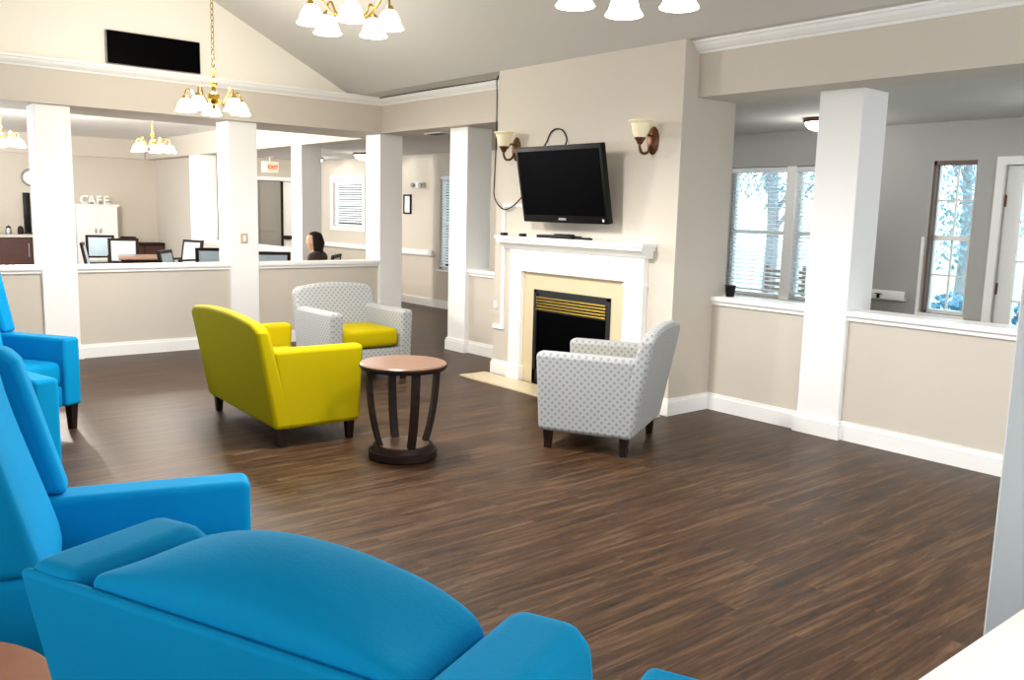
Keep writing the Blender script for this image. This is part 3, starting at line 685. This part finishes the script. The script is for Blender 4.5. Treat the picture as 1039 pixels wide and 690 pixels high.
# sunroom door
t = thing('door_1', 'white glazed door at the right edge of the sunroom', 'door', (1.22, WY, 0)); t['kind'] = 'structure'
bm = new_bm(); box(bm, -0.075, -0.005, -0.03, 0.14, 0, 2.12); box(bm, 0.935, 1.0, -0.03, 0.14, 0, 2.12); box(bm, -0.005, 0.935, -0.03, 0.14, 2.05, 2.12); obj('door_frame', bm, M['white'], t, smooth=False)
bm = new_bm(); box(bm, 0.0, 0.13, 0.03, 0.075, 0.01, 2.045); box(bm, 0.80, 0.93, 0.03, 0.075, 0.01, 2.045); box(bm, 0.13, 0.80, 0.03, 0.075, 1.92, 2.045); box(bm, 0.13, 0.80, 0.03, 0.075, 0.01, 0.22)
for z in (0.56, 0.90, 1.24, 1.58): box(bm, 0.13, 0.80, 0.035, 0.07, z - 0.01, z + 0.01)
for x in (0.353, 0.577): box(bm, x - 0.01, x + 0.01, 0.035, 0.07, 0.22, 1.92)
obj('door_leaf', bm, M['white'], t, smooth=False)
bm = new_bm(); box(bm, 0.13, 0.80, 0.05, 0.055, 0.22, 1.92); obj('pane', bm, M['glass'], t, smooth=False)
for z in (0.35, 1.0, 1.75):
    bm = new_bm(); box(bm, -0.012, 0.012, 0.015, 0.03, z - 0.05, z + 0.05, bev=0.002); tube(bm, [(0, 0.012, z - 0.05), (0, 0.012, z + 0.05)], 0.007, 8); obj('hinge', bm, M['bronze'], t)
bm = new_bm(); tube(bm, [(0.87, 0.03, 1.0), (0.87, -0.03, 1.0)], 0.012, 10); ball(bm, (0.87, -0.045, 1.0), 0.028, 0.022, 0.028); obj('door_knob', bm, M['brass'], t)
# hall doorway
t = thing('door_2', 'grey hall door standing open in a white frame under the exit sign', 'door', (-11.38, 1.58, 0)); t['kind'] = 'structure'
bm = new_bm(); box(bm, -0.12, 0.02, -0.06, 0.0, 0, 2.10); box(bm, -0.12, 0.02, 0.97, 1.03, 0, 2.10); box(bm, -0.12, 0.02, 0.0, 0.97, 2.03, 2.10); obj('door_frame', bm, M['white'], t, smooth=False)
bm = new_bm(); box(bm, -0.09, -0.045, 0.005, 0.52, 0.01, 2.02); box(bm, -0.045, -0.038, 0.09, 0.43, 0.25, 0.95, bev=0.003); box(bm, -0.045, -0.038, 0.09, 0.43, 1.08, 1.9, bev=0.003); obj('door_leaf', bm, M['door_grey'], t, smooth=False)
bm = new_bm(); box(bm, -0.095, -0.03, 0.525, 0.565, 0.01, 2.02); obj('astragal', bm, M['dark_wood'], t, smooth=False, label='dark meeting edge of the door')
bm = new_bm(); box(bm, -0.05, 0.03, 0.57, 0.72, 0.93, 1.0, bev=0.01); obj('push_bar', bm, M['dark_wood'], t, label='dark push bar')
bm = new_bm(); box(bm, -0.09, -0.045, 0.57, 0.965, 0.01, 2.02); obj('door_leaf', bm, M['white'], t, smooth=False, label='white second leaf')

# handrails
def handrail(x0, x1, z, y, label, m='white'):
    t = thing('handrail', label, 'handrail', ((x0 + x1) / 2, y, z), 0, 'wall handrails'); hw = (x1 - x0) / 2
    bm = new_bm(); box(bm, -hw, hw, -0.075, -0.04, -0.04, 0.05, bev=0.012, seg=3); obj('rail', bm, M[m], t)
    bm = new_bm(); box(bm, -hw + 0.01, hw - 0.01, -0.04, 0.0, -0.045, 0.0); obj('backing', bm, M['white'], t, smooth=False)
    return t
handrail(-11.3, -7.25, 0.86, WY, 'white handrail along the back hall wall below the windows')
handrail(0.02, 0.47, 0.86, WY, 'white handrail on the sunroom wall right of the right column')
bm = new_bm(); box(bm, 0.21, 0.235, WY - 0.09, WY - 0.075, 0.83, 0.87, bev=0.003); box(bm, 0.19, 0.255, WY - 0.085, WY - 0.076, 0.87, 0.878); o = obj('rail_plug', bm, M['dark_wood'], None); tag(o, 'small dark fitting on the sunroom handrail', 'fitting')

# picture, emergency light, exit sign
t = thing('picture_frame', 'small black framed picture on the hall wall right of the column', 'picture', (-8.065, WY, 1.64))
bm = new_bm(); box(bm, -0.11, -0.085, -0.025, 0, -0.16, 0.16); box(bm, 0.085, 0.11, -0.025, 0, -0.16, 0.16); box(bm, -0.085, 0.085, -0.025, 0, -0.16, -0.135); box(bm, -0.085, 0.085, -0.025, 0, 0.135, 0.16); obj('frame', bm, M['black'], t, smooth=False)
bm = new_bm(); box(bm, -0.085, 0.085, -0.012, 0, -0.135, 0.135); obj('sheet', bm, M['paper'], t, smooth=False)
t = thing('emergency_light', 'white twin-head emergency light high on the hall wall', 'emergency light', (-7.70, WY, 1.95))
bm = new_bm(); box(bm, -0.14, 0.14, -0.06, 0.003, -0.045, 0.045, bev=0.01); obj('housing', bm, M['white'], t)
for s in (-1, 1):
    bm = new_bm(); lathe(bm, [(0, 0.02), (0.03, 0.02), (0.042, 0.05), (0.04, 0.06), (0, 0.06)], n=16, M4=Matrix.Translation((s * 0.11, -0.04, 0.0)) @ Matrix.Rotation(PI / 2, 4, 'X')); obj('lamp_head', bm, M['steel'], t)

def text_obj(body, size, depth, m, parent, loc, rot, name='lettering', align='CENTER'):
    cu = bpy.data.curves.new(name, 'FONT'); cu.body = body; cu.size = size; cu.extrude = depth; cu.align_x = align; cu.offset = size * 0.03
    o = bpy.data.objects.new(name, cu); C.objects.link(o)
    dg = bpy.context.evaluated_depsgraph_get(); me = bpy.data.meshes.new_from_object(o.evaluated_get(dg))
    bpy.data.objects.remove(o)
    q = bpy.data.objects.new(name, me); C.objects.link(q); me.materials.clear(); me.materials.append(m)
    q.parent = parent; q.location = loc; q.rotation_euler = rot
    return q
t = thing('exit_sign', 'cream exit sign with red letters hanging in the hall above the doorway', 'exit sign', (-11.0, 1.70, 2.26))
bm = new_bm(); box(bm, -0.03, 0.03, -0.155, 0.155, -0.10, 0.10, bev=0.006); obj('housing', bm, M['white'], t)
bm = new_bm(); box(bm, 0.03, 0.034, -0.06, 0.145, -0.085, 0.085); obj('face', bm, M['exit_face'], t, smooth=False)
text_obj('EXIT', 0.095, 0.002, M['red'], t, (0.036, 0.043, -0.034), (PI / 2, 0, PI / 2))
bm = new_bm(); tube(bm, [(0, 0, 0.10), (0, 0, 0.18)], 0.01, 8); box(bm, -0.05, 0.05, -0.05, 0.05, 0.17, 0.18); obj('stem', bm, M['white'], t)

# ------------------------------------------------------------------ cafe
t = thing('cabinet', 'white two-door cabinet against the far cafe wall', 'cabinet', (-14.55, -0.42, 0))
bm = new_bm(); box(bm, -0.19, 0.17, -0.38, 0.38, 0, 1.46); box(bm, -0.19, 0.2, -0.41, 0.41, 1.46, 1.50, bev=0.004); obj('body', bm, M['white'], t, smooth=False)
for s in (-1, 1):
    bm = new_bm(); box(bm, 0.17, 0.19, min(s * 0.006, s * 0.37), max(s * 0.006, s * 0.37), 0.08, 1.44, bev=0.003); dr = obj('door', bm, M['white'], t, smooth=False)
    bm = new_bm(); ball(bm, (0.205, s * 0.045, 0.98), 0.02, 0.02, 0.05, 12); obj('handle', bm, M['steel'], dr)
t = thing('letter_sign', 'white standing letters spelling CAFE on top of the cabinet', 'sign', (-14.5, -0.42, 1.50))
for k, ch in enumerate('CAFE'):
    text_obj(ch, 0.23, 0.02, M['paper'], t, (0.0, -0.20 + k * 0.135, 0.010), (PI / 2, 0, PI / 2), 'letter')
t = thing('counter', 'dark wood coffee counter with pale top at the far left edge', 'counter', (-14.3, -2.45, 0))
bm = new_bm(); box(bm, -0.40, 0.25, -0.9, 0.8, 0.08, 0.86); box(bm, -0.40, 0.2, -0.88, 0.78, 0.0, 0.08); obj('body', bm, M['red_wood'], t, smooth=False)
bm = new_bm(); box(bm, -0.44, 0.29, -0.93, 0.83, 0.86, 0.91, bev=0.005); obj('worktop', bm, M['granite'], t, smooth=False)
for k in range(3):
    bm = new_bm(); box(bm, 0.25, 0.268, -0.88 + k * 0.56, -0.34 + k * 0.56, 0.12, 0.83, bev=0.003); dr = obj('door', bm, M['red_wood'], t, smooth=False)
    bm = new_bm(); tube(bm, [(0.285, -0.40 + k * 0.56, 0.5), (0.285, -0.40 + k * 0.56, 0.75)], 0.008, 8); obj('handle', bm, M['steel'], dr)
t = thing('coffee_machine', 'black coffee machine on the counter at the left edge', 'coffee machine', (-14.35, -2.42, 0.91))
bm = new_bm(); box(bm, -0.16, 0.16, -0.14, 0.14, 0, 0.06, bev=0.008); box(bm, -0.16, -0.02, -0.14, 0.14, 0.06, 0.42, bev=0.008); box(bm, -0.16, 0.16, -0.14, 0.14, 0.28, 0.42, bev=0.01); obj('body', bm, M['black'], t)
bm = new_bm(); lathe(bm, [(0, 0), (0.06, 0), (0.075, 0.06), (0.065, 0.14), (0.05, 0.15), (0, 0.15)], 0.07, 0, 16); obj('jug', bm, M['steel'], t)
bm = new_bm(); lathe(bm, [(0, 0.42), (0.1, 0.42), (0.1, 0.46), (0.06, 0.5), (0, 0.5)], -0.04, 0, 18); obj('lid', bm, M['steel'], t)
for k, (dy, l) in enumerate(((-2.2, 'dark jar on the counter beside the coffee machine'), (-2.0, 'middle dark jar on the cafe counter'), (-1.8, 'dark jar on the counter nearest the tall dark panel'))):
    t = thing('counter_jar', l, 'jar', (-14.3, dy, 0.91), 0, 'jars on the cafe counter')
    bm = new_bm(); lathe(bm, [(0, 0), (0.05, 0), (0.055, 0.05), (0.05, 0.11), (0, 0.11)], n=16); obj('body', bm, M['steel'] if k == 1 else M['dark_wood'], t)
    bm = new_bm(); lathe(bm, [(0, 0.11), (0.045, 0.11), (0.04, 0.14), (0.015, 0.15), (0, 0.17)], n=16); obj('lid', bm, M['black'], t)
t = thing('menu_board', 'tall narrow dark board standing at the end of the cafe counter', 'board', (-14.6, -1.62, 0.91))
bm = new_bm(); box(bm, -0.02, 0.02, -0.06, 0.06, 0, 0.78, bev=0.004); obj('panel', bm, M['black'], t)
bm = new_bm(); box(bm, -0.08, 0.08, -0.07, 0.07, 0, 0.02, bev=0.004); obj('foot', bm, M['black'], t)
t = thing('wall_clock', 'round silver wall clock high on the far cafe wall', 'clock', (-14.75, -1.5, 1.98))
RM = Matrix.Rotation(PI / 2, 4, 'Y')
bm = new_bm(); lathe(bm, [(0, 0.0), (0.16, 0.0), (0.17, 0.02), (0.16, 0.045), (0.135, 0.04), (0.135, 0.02), (0, 0.02)], n=32, M4=RM); obj('rim', bm, M['steel'], t)
bm = new_bm(); lathe(bm, [(0, 0.021), (0.134, 0.021), (0.134, 0.026), (0, 0.026)], n=32, M4=RM); obj('dial', bm, M['paper'], t)
bm = new_bm(); box(bm, 0.027, 0.031, -0.005, 0.005, 0, 0.1); box(bm, 0.027, 0.031, -0.005, 0.07, -0.006, 0.006); obj('hands', bm, M['black'], t, smooth=False)
t = thing('sideboard', 'low dark brown sideboard in the cafe corner', 'sideboard', (-14.45, 0.33, 0))
bm = new_bm(); box(bm, -0.2, 0.16, -0.28, 0.48, 0.0, 0.06); box(bm, -0.22, 0.18, -0.30, 0.5, 0.06, 0.70); box(bm, -0.25, 0.22, -0.33, 0.50, 0.70, 0.74, bev=0.004); obj('body', bm, M['dark_wood'], t, smooth=False)
for k in range(2):
    bm = new_bm(); box(bm, 0.18, 0.195, -0.28 + k * 0.39, 0.09 + k * 0.39, 0.1, 0.68, bev=0.003); dr = obj('door', bm, M['red_wood'], t, smooth=False)
    bm = new_bm(); ball(bm, (0.21, (0.06 if k == 0 else 0.14), 0.4), 0.015, 0.015, 0.015, 10); obj('knob', bm, M['brass'], dr)
t = thing('printer', 'black boxy machine on the sideboard in the cafe corner', 'machine', (-14.42, 0.17, 0.74))
bm = new_bm(); box(bm, -0.15, 0.17, -0.13, 0.13, 0, 0.10, bev=0.012); box(bm, -0.13, 0.1, -0.12, 0.12, 0.10, 0.125, bev=0.008); obj('body', bm, M['black'], t)
bm = new_bm(); box(bm, 0.17, 0.21, -0.1, 0.1, 0.03, 0.04); obj('tray', bm, M['steel'], t, smooth=False)
t = thing('cafe_table', 'brown cafe table among the pale blue chairs', 'table', (-10.0, -0.95, 0), math.radians(-15))
bm = new_bm(); box(bm, -0.55, 0.55, -0.30, 0.30, 0.69, 0.72, bev=0.008); obj('tabletop', bm, M['mid_wood'], t)
bm = new_bm(); box(bm, -0.5, 0.5, -0.26, 0.26, 0.62, 0.69); obj('apron', bm, M['dark_wood'], t, smooth=False)
for sx in (-1, 1):
    for sy in (-1, 1):
        bm = new_bm(); box(bm, sx * 0.47 - 0.03, sx * 0.47 + 0.03, sy * 0.23 - 0.03, sy * 0.23 + 0.03, 0, 0.62); obj('leg', bm, M['dark_wood'], t, smooth=False)
def cafe_chair(label, loc, rz):
    t = thing('cafe_chair', label, 'chair', loc, rz, 'pale blue cafe chairs'); D = M['dark_wood']
    bm = new_bm(); box(bm, -0.22, 0.22, -0.2, 0.23, 0.41, 0.47, bev=0.02, seg=3); obj('seat', bm, M['pad'], t)
    bm = new_bm(); box(bm, -0.22, 0.22, -0.21, 0.22, 0.37, 0.41); obj('seat_frame', bm, D, t, smooth=False)
    rk = lambda c: (c.x, c.y - 0.18 * (c.z - 0.45), c.z)
    bm = new_bm(); box(bm, -0.19, 0.19, -0.225, -0.185, 0.58, 0.92, bev=0.012, fn=rk); obj('back_pad', bm, M['pad'], t)
    bm = new_bm(); box(bm, -0.235, -0.19, -0.23, -0.19, 0.40, 0.96, fn=rk); box(bm, 0.19, 0.235, -0.23, -0.19, 0.40, 0.96, fn=rk); box(bm, -0.19, 0.19, -0.23, -0.19, 0.92, 0.96, fn=rk); box(bm, -0.19, 0.19, -0.23, -0.19, 0.55, 0.58, fn=rk); obj('back_frame', bm, D, t, smooth=False)
    for s in (-1, 1):
        bm = new_bm(); box(bm, s * 0.235 - 0.02, s * 0.235 + 0.02, -0.22, 0.2, 0.63, 0.66, bev=0.006); box(bm, s * 0.235 - 0.018, s * 0.235 + 0.018, 0.16, 0.2, 0.38, 0.63); obj('armrest', bm, D, t)
        for sy in (-0.19, 0.19): obj('leg', leg_bm(s * 0.2, sy, 0.39, 0.022, 0.016), D, t, smooth=False)
    return t
c0 = cafe_chair('pale blue cafe chair half hidden by the far left column', (-9.31, -1.63, 0), math.radians(-17))
dup(c0, (-12.79, -0.80, 0), yaw(-0.968, 0.25), 'pale blue cafe chair with its back before the white cabinet')
dup(c0, (-11.25, -0.83, 0), yaw(-0.963, 0.27), 'pale blue cafe chair second from the left, nearest the brown table')
dup(c0, (-10.18, -0.27, 0), yaw(0.35, -0.94), 'pale blue cafe chair turned sideways beside the white pilaster')
dup(c0, (-7.86, -0.58, 0), yaw(-0.935, 0.355), 'pale blue cafe chair left of the column with the switch plate')
dup(c0, (-6.9, -1.27, 0), yaw(0.6, 0.8), 'low pale blue cafe chair seen between brown table and sideways chair')
dup(c0, (-6.75, -0.20, 0), yaw(-0.91, 0.41), 'dark topped cafe chair left of the column beside the seated person')

# ------------------------------------------------------------------ seated person
PX, PY = -5.86, -0.05
prz = math.atan2(-0.77, -0.64) - PI / 2
dup(c0, (PX, PY, 0), prz, 'cafe chair the seated person sits on behind the low wall')
def person():
    t = thing('person', 'person with shoulder-length dark hair in dark brown top, seated in profile facing left', 'person', (PX, PY, 0), prz)
    V = []; E = []; Rr = []
    def add(p, r, par=None):
        V.append(p); Rr.append(r); i = len(V) - 1
        if par is not None: E.append((par, i))
        return i
    pel = add((0, -0.03, 0.55), (0.16, 0.12))
    ab = add((0, -0.05, 0.70), (0.145, 0.11), pel); ch = add((0, -0.06, 0.86), (0.13, 0.095), ab)
    ut = add((0, -0.05, 0.945), (0.08, 0.062), ch)
    nk = add((0, -0.04, 1.0), (0.052, 0.055), ut); hd0 = add((0, -0.005, 1.05), (0.066, 0.085), nk); hd1 = add((0, -0.005, 1.11), (0.086, 0.106), hd0); hd2 = add((0, -0.012, 1.175), (0.084, 0.102), hd1); add((0, -0.02, 1.215), (0.045, 0.06), hd2)
    for s in (-1, 1):
        sh = add((s * 0.165, -0.05, 0.905), (0.046, 0.046), ut); el = add((s * 0.215, 0.02, 0.70), (0.045, 0.045), sh); wr = add((s * 0.13, 0.22, 0.68), (0.028, 0.03), el)
        pm = add((s * 0.10, 0.28, 0.675), (0.034, 0.02), wr)
        for f in range(4):
            a = add((s * (0.125 - f * 0.02), 0.33, 0.675), (0.009, 0.009), pm); b = add((s * (0.122 - f * 0.021), 0.36 - abs(f - 1.3) * 0.006, 0.66), (0.008, 0.008), a)
        th = add((s * 0.07, 0.275, 0.68), (0.010, 0.010), pm); add((s * 0.055, 0.31, 0.675), (0.009, 0.009), th)
        hp = add((s * 0.095, 0.0, 0.54), (0.088, 0.085), pel); kn = add((s * 0.11, 0.40, 0.535), (0.062, 0.062), hp); an = add((s * 0.11, 0.40, 0.09), (0.038, 0.042), kn); add((s * 0.115, 0.53, 0.045), (0.04, 0.03), an)
    me = bpy.data.meshes.new('body'); me.from_pydata([Vector(v) for v in V], E, [])
    o = bpy.data.objects.new('body', me); C.objects.link(o); o.parent = t
    sk = o.modifiers.new('skin', 'SKIN'); sk.use_smooth_shade = True
    for i, r in enumerate(Rr): me.skin_vertices[0].data[i].radius = r
    me.skin_vertices[0].data[0].use_root = True
    su = o.modifiers.new('sub', 'SUBSURF'); su.levels = 1; su.render_levels = 2
    me.materials.append(M['skin'])
    # clothing: a slightly larger shell over torso and sleeves
    V2 = []; E2 = []; R2 = []
    def add2(p, r, par=None):
        V2.append(p); R2.append(r); i = len(V2) - 1
        if par is not None: E2.append((par, i))
        return i
    a = add2((0, -0.03, 0.53), (0.175, 0.135)); b = add2((0, -0.05, 0.70), (0.16, 0.125), a); c = add2((0, -0.06, 0.86), (0.17, 0.135), b); e = add2((0, -0.06, 0.95), (0.145, 0.115), c); add2((0, -0.045, 1.01), (0.088, 0.088), e)
    for s in (-1, 1):
        q = add2((s * 0.175, -0.06, 0.915), (0.085, 0.085), e); w = add2((s * 0.215, 0.02, 0.70), (0.058, 0.058), q); add2((s * 0.14, 0.20, 0.682), (0.045, 0.045), w)
    me2 = bpy.data.meshes.new('sweater'); me2.from_pydata([Vector(v) for v in V2], E2, [])
    o2 = bpy.data.objects.new('sweater', me2); C.objects.link(o2); o2.parent = t
    sk = o2.modifiers.new('skin', 'SKIN'); sk.use_smooth_shade = True
    for i, r in enumerate(R2): me2.skin_vertices[0].data[i].radius = r
    me2.skin_vertices[0].data[0].use_root = True
    su = o2.modifiers.new('sub', 'SUBSURF'); su.levels = 1; su.render_levels = 2
    me2.materials.append(M['cloth'])
    V3 = []; E3 = []; R3 = []
    for s in (-1, 1):
        n = len(V3); V3 += [(0, -0.03, 0.55)] if s == -1 else []; R3 += [(0.165, 0.125)] if s == -1 else []
        k = len(V3); V3 += [(s * 0.095, 0.0, 0.54), (s * 0.11, 0.40, 0.535), (s * 0.11, 0.40, 0.13)]; R3 += [(0.1, 0.095), (0.075, 0.075), (0.055, 0.06)]
        E3 += [(0, k), (k, k + 1), (k + 1, k + 2)]
    me3 = bpy.data.meshes.new('trousers'); me3.from_pydata([Vector(v) for v in V3], E3, [])
    o3 = bpy.data.objects.new('trousers', me3); C.objects.link(o3); o3.parent = t
    sk = o3.modifiers.new('skin', 'SKIN'); sk.use_smooth_shade = True
    for i, r in enumerate(R3): me3.skin_vertices[0].data[i].radius = r
    me3.skin_vertices[0].data[0].use_root = True
    su = o3.modifiers.new('sub', 'SUBSURF'); su.levels = 1; su.render_levels = 2
    me3.materials.append(M['trousers'])
    # face features joined in one small mesh
    bm = new_bm(); ball(bm, (0, 0.074, 1.098), 0.014, 0.022, 0.022, 10); ball(bm, (0, 0.062, 1.06), 0.024, 0.014, 0.009, 10); ball(bm, (0, 0.048, 1.032), 0.03, 0.028, 0.02, 10)
    for s in (-1, 1): ball(bm, (s * 0.075, -0.015, 1.105), 0.008, 0.018, 0.028, 10)
    obj('face', bm, M['skin'], t, label='nose, lips, chin and ears')
    bm = new_bm()
    for s in (-1, 1): ball(bm, (s * 0.03, 0.062, 1.125), 0.011, 0.008, 0.006, 8)
    obj('eye', bm, M['black'], t)
    bm = new_bm()
    b = bmesh.new(); bmesh.ops.create_uvsphere(b, u_segments=24, v_segments=18, radius=1)
    for v in b.verts:
        c = v.co.copy(); x, y, z = c.x * 0.092, c.y * 0.108 - 0.03, c.z * 0.105 + 1.14
        if c.z < 0: z = 1.14 + c.z * 0.235; x = c.x * 0.098 * (1 - 0.2 * c.z); y -= 0.025 * -c.z
        x += 0.006 * math.sin(40 * z + 3 * c.x); y += 0.006 * math.sin(46 * z + 2 * c.y)
        if c.y > 0.1 and c.z < 0.55: y = min(y, -0.005 - 0.02 * (0.55 - c.z))
        v.co = Vector((x, y, z))
    merge(bm, b)
    obj('hair', bm, M['hair'], t, angle=80)
person()

# ------------------------------------------------------------------ outdoors
sbox('ground', M['lawn'], -40, 40, 2.96, 40, -0.3, -0.15, label='lawn outside the windows, its green paled as if overexposed', cat='lawn')
bm = new_bm(); box(bm, -6, 6, 2.97, 6.2, -0.15, -0.05); o = obj('patio', bm, M['concrete'], None, smooth=False); tag(o, 'pale concrete patio slab outside the sunroom windows', 'patio', kind='structure')
def foliage(bm, c, R, n, s):
    for _ in range(n):
        while True:
            p = Vector((random.uniform(-1, 1), random.uniform(-1, 1), random.uniform(-1, 1)))
            if p.length <= 1: break
        q = Vector(c) + Vector((p.x * R[0], p.y * R[1], p.z * R[2]))
        d = Vector((random.uniform(-1, 1), random.uniform(-1, 1), random.uniform(-1, 1))).normalized(); e = d.orthogonal().normalized()
        a = random.uniform(0.6, 1.2) * s
        v = [bm.verts.new(q + d * a), bm.verts.new(q + e * a * 0.45), bm.verts.new(q - d * a), bm.verts.new(q - e * a * 0.45)]
        bm.faces.new(v)
def tree(label, x, y, h, r, R, cz, n, s):
    t = thing('tree', label, 'tree', (x, y, -0.15), 0, 'trees outside')
    bm = new_bm(); tube(bm, smooth_path([(0, 0, 0), (0.05, 0, h * 0.4), (-0.05, 0.05, h * 0.75), (0.1, 0, h)]), r, 10, r * 0.5)
    for k in range(5):
        a = k * 1.3; tube(bm, smooth_path([(0, 0, h * (0.42 + 0.08 * k)), (0.5 * math.cos(a), 0.5 * math.sin(a), h * (0.6 + 0.08 * k)), (1.1 * math.cos(a), 1.1 * math.sin(a), h * (0.75 + 0.08 * k))]), r * 0.35, 7, r * 0.1)
    obj('trunk', bm, M['bark'], t)
    bm = new_bm(); foliage(bm, (0, 0, cz), R, n, s); obj('crown', bm, M['leaf'], t, smooth=False)
    return t
tree('grey trunked tree outside the sunroom double window', -3.62, 6.6, 3.4, 0.12, (0.95, 0.9, 0.7), 2.55, 900, 0.05)
tree('leafy tree seen through the narrow sunroom window', -1.9, 9.4, 3.6, 0.10, (1.3, 1.2, 1.3), 2.2, 1700, 0.06)
tree('leafy tree seen through the tall hall window', -13.0, 8.0, 4.0, 0.14, (1.8, 1.8, 1.6), 2.8, 2000, 0.08)
def shrub(label, x, y, R, n):
    t = thing('shrub', label, 'shrub', (x, y, -0.15), 0, 'shrubs outside')
    bm = new_bm(); foliage(bm, (0, 0, R[2]), R, n * 2, 0.07); obj('leaves', bm, M['shrub'], t, smooth=False)
    bm = new_bm()
    for k in range(4): tube(bm, [(0.05 * k - 0.08, 0, 0), (0.15 * k - 0.25, 0.05, R[2])], 0.02, 6)
    obj('stem', bm, M['bark'], t)
shrub('bluish shrub outside the glazed door', 1.1, 4.6, (0.4, 0.4, 0.55), 420)
shrub('bluish shrub outside the narrow window', -0.35, 5.9, (0.45, 0.4, 0.45), 320)
shrub('low shrub outside the hall window', -9.3, 4.6, (0.5, 0.4, 0.6), 350)
bm = new_bm()
for k in range(60): box(bm, -8 + k * 0.3, -8 + k * 0.3 + 0.29, 14.0, 14.05, -0.15, 1.55)
box(bm, -8, 10, 14.05, 14.1, 0.2, 0.3); box(bm, -8, 10, 14.05, 14.1, 1.2, 1.3)
o = obj('garden_fence', bm, M['fence'], None, smooth=False); tag(o, 'white board fence at the end of the lawn', 'fence')
def patio_chair(label, x, y, rz):
    t = thing('patio_chair', label, 'chair', (x, y, -0.05), rz, 'slatted patio chairs')
    bm = new_bm()
    for k in range(6): box(bm, -0.25, 0.25, -0.24, -0.20, 0.46 + k * 0.085, 0.51 + k * 0.085)
    obj('back_slats', bm, M['patio'], t, smooth=False)
    bm = new_bm()
    for k in range(5): box(bm, -0.25, 0.25, -0.2 + k * 0.09, -0.13 + k * 0.09, 0.40, 0.42)
    obj('seat', bm, M['patio'], t, smooth=False)
    for sx in (-1, 1):
        for sy in (-0.22, 0.22):
            bm = new_bm(); box(bm, sx * 0.26 - 0.02, sx * 0.26 + 0.02, sy - 0.02, sy + 0.02, 0, 1.0 if sy < 0 else 0.62); obj('leg', bm, M['patio'], t, smooth=False)
    return t
pc = patio_chair('slatted brown patio chair outside the left half of the double window', -2.35, 5.3, 0.15)
dup(pc, (-1.55, 5.4, -0.05), -0.2, 'slatted brown patio chair outside the right half of the double window', 'slatted patio chairs')

# ------------------------------------------------------------------ lights
def point(name, loc, e, col, r=0.12):
    l = bpy.data.lights.new(name, 'POINT'); l.energy = e; l.color = col; l.shadow_soft_size = r
    o = bpy.data.objects.new(name, l); o.location = loc; C.objects.link(o); return o
WARM = (1.0, 0.93, 0.82); NEUT = (1.0, 0.985, 0.97)
def spot(name, loc, e, col, deg=179):
    l = bpy.data.lights.new(name, 'SPOT'); l.energy = e; l.color = col; l.shadow_soft_size = 0.2; l.spot_size = math.radians(deg); l.spot_blend = 0.55
    o = bpy.data.objects.new(name, l); o.location = loc; C.objects.link(o); return o
for (p, l), eu, ed in zip(chs, (140, 20, 8, 6), (110, 370, 105, 160)):  # last pair of energies drives the added unseen chandelier
    point('chandelier_lamp', (p[0], p[1], p[2] + 0.17), eu, WARM, 0.06)
    spot('chandelier_lamp', (p[0], p[1], p[2] - 0.13), ed, NEUT)
for p, eu, ed in (((-8.55, -1.14, 2.38), 120, 40), ((-8.97, -2.95, 2.36), 800, 200)):
    point('chandelier_lamp', (p[0], p[1], p[2] + 0.14), eu, WARM, 0.06)
    point('chandelier_lamp', (p[0], p[1], p[2] - 0.16), ed, NEUT, 0.18)
for x, y in ((-8.3, 2.1), (-10.25, 2.2)): point('flush_lamp', (x, y, HB - 0.22), 6, NEUT, 0.12)
for x, y in ((-0.02, 1.95), (2.3, 1.75)): point('flush_lamp', (x, y, HB - 0.22), 11, NEUT, 0.12)
W = bpy.data.worlds.new('World'); S.world = W; W.use_nodes = True
bg = W.node_tree.nodes['Background']; bg.inputs['Color'].default_value = (0.86, 0.94, 1.0, 1); bg.inputs['Strength'].default_value = 4.4

# ------------------------------------------------------------------ camera
cam = bpy.data.cameras.new('camera'); cam.sensor_width = 36; cam.lens = 882.3 / 1039 * 36; cam.clip_start = 0.05; cam.clip_end = 200
co = bpy.data.objects.new('camera', cam); C.objects.link(co); S.camera = co
y, p, r = math.radians(50.1708), math.radians(-8.3208), math.radians(1.4638)
f = Vector((-math.sin(y) * math.cos(p), math.cos(y) * math.cos(p), math.sin(p))); rt = Vector((math.cos(y), math.sin(y), 0)); up = rt.cross(f)
rr = math.cos(r) * rt + math.sin(r) * up; uu = -math.sin(r) * rt + math.cos(r) * up
m = Matrix((rr, uu, -f)).transposed().to_4x4(); m.translation = Vector((4.3282, -5.2076, 1.5428)); co.matrix_world = m
S.view_settings.view_transform = 'Standard'; S.view_settings.look = 'None'; S.view_settings.gamma = 1; S.view_settings.exposure = 0.0
S.view_settings.use_curve_mapping = False
S.cycles.max_bounces = 8; S.cycles.diffuse_bounces = 5; S.cycles.transparent_max_bounces = 12
S.cycles.sample_clamp_indirect = 6.0; S.cycles.caustics_reflective = False; S.cycles.caustics_refractive = False
S.cycles.use_denoising = True
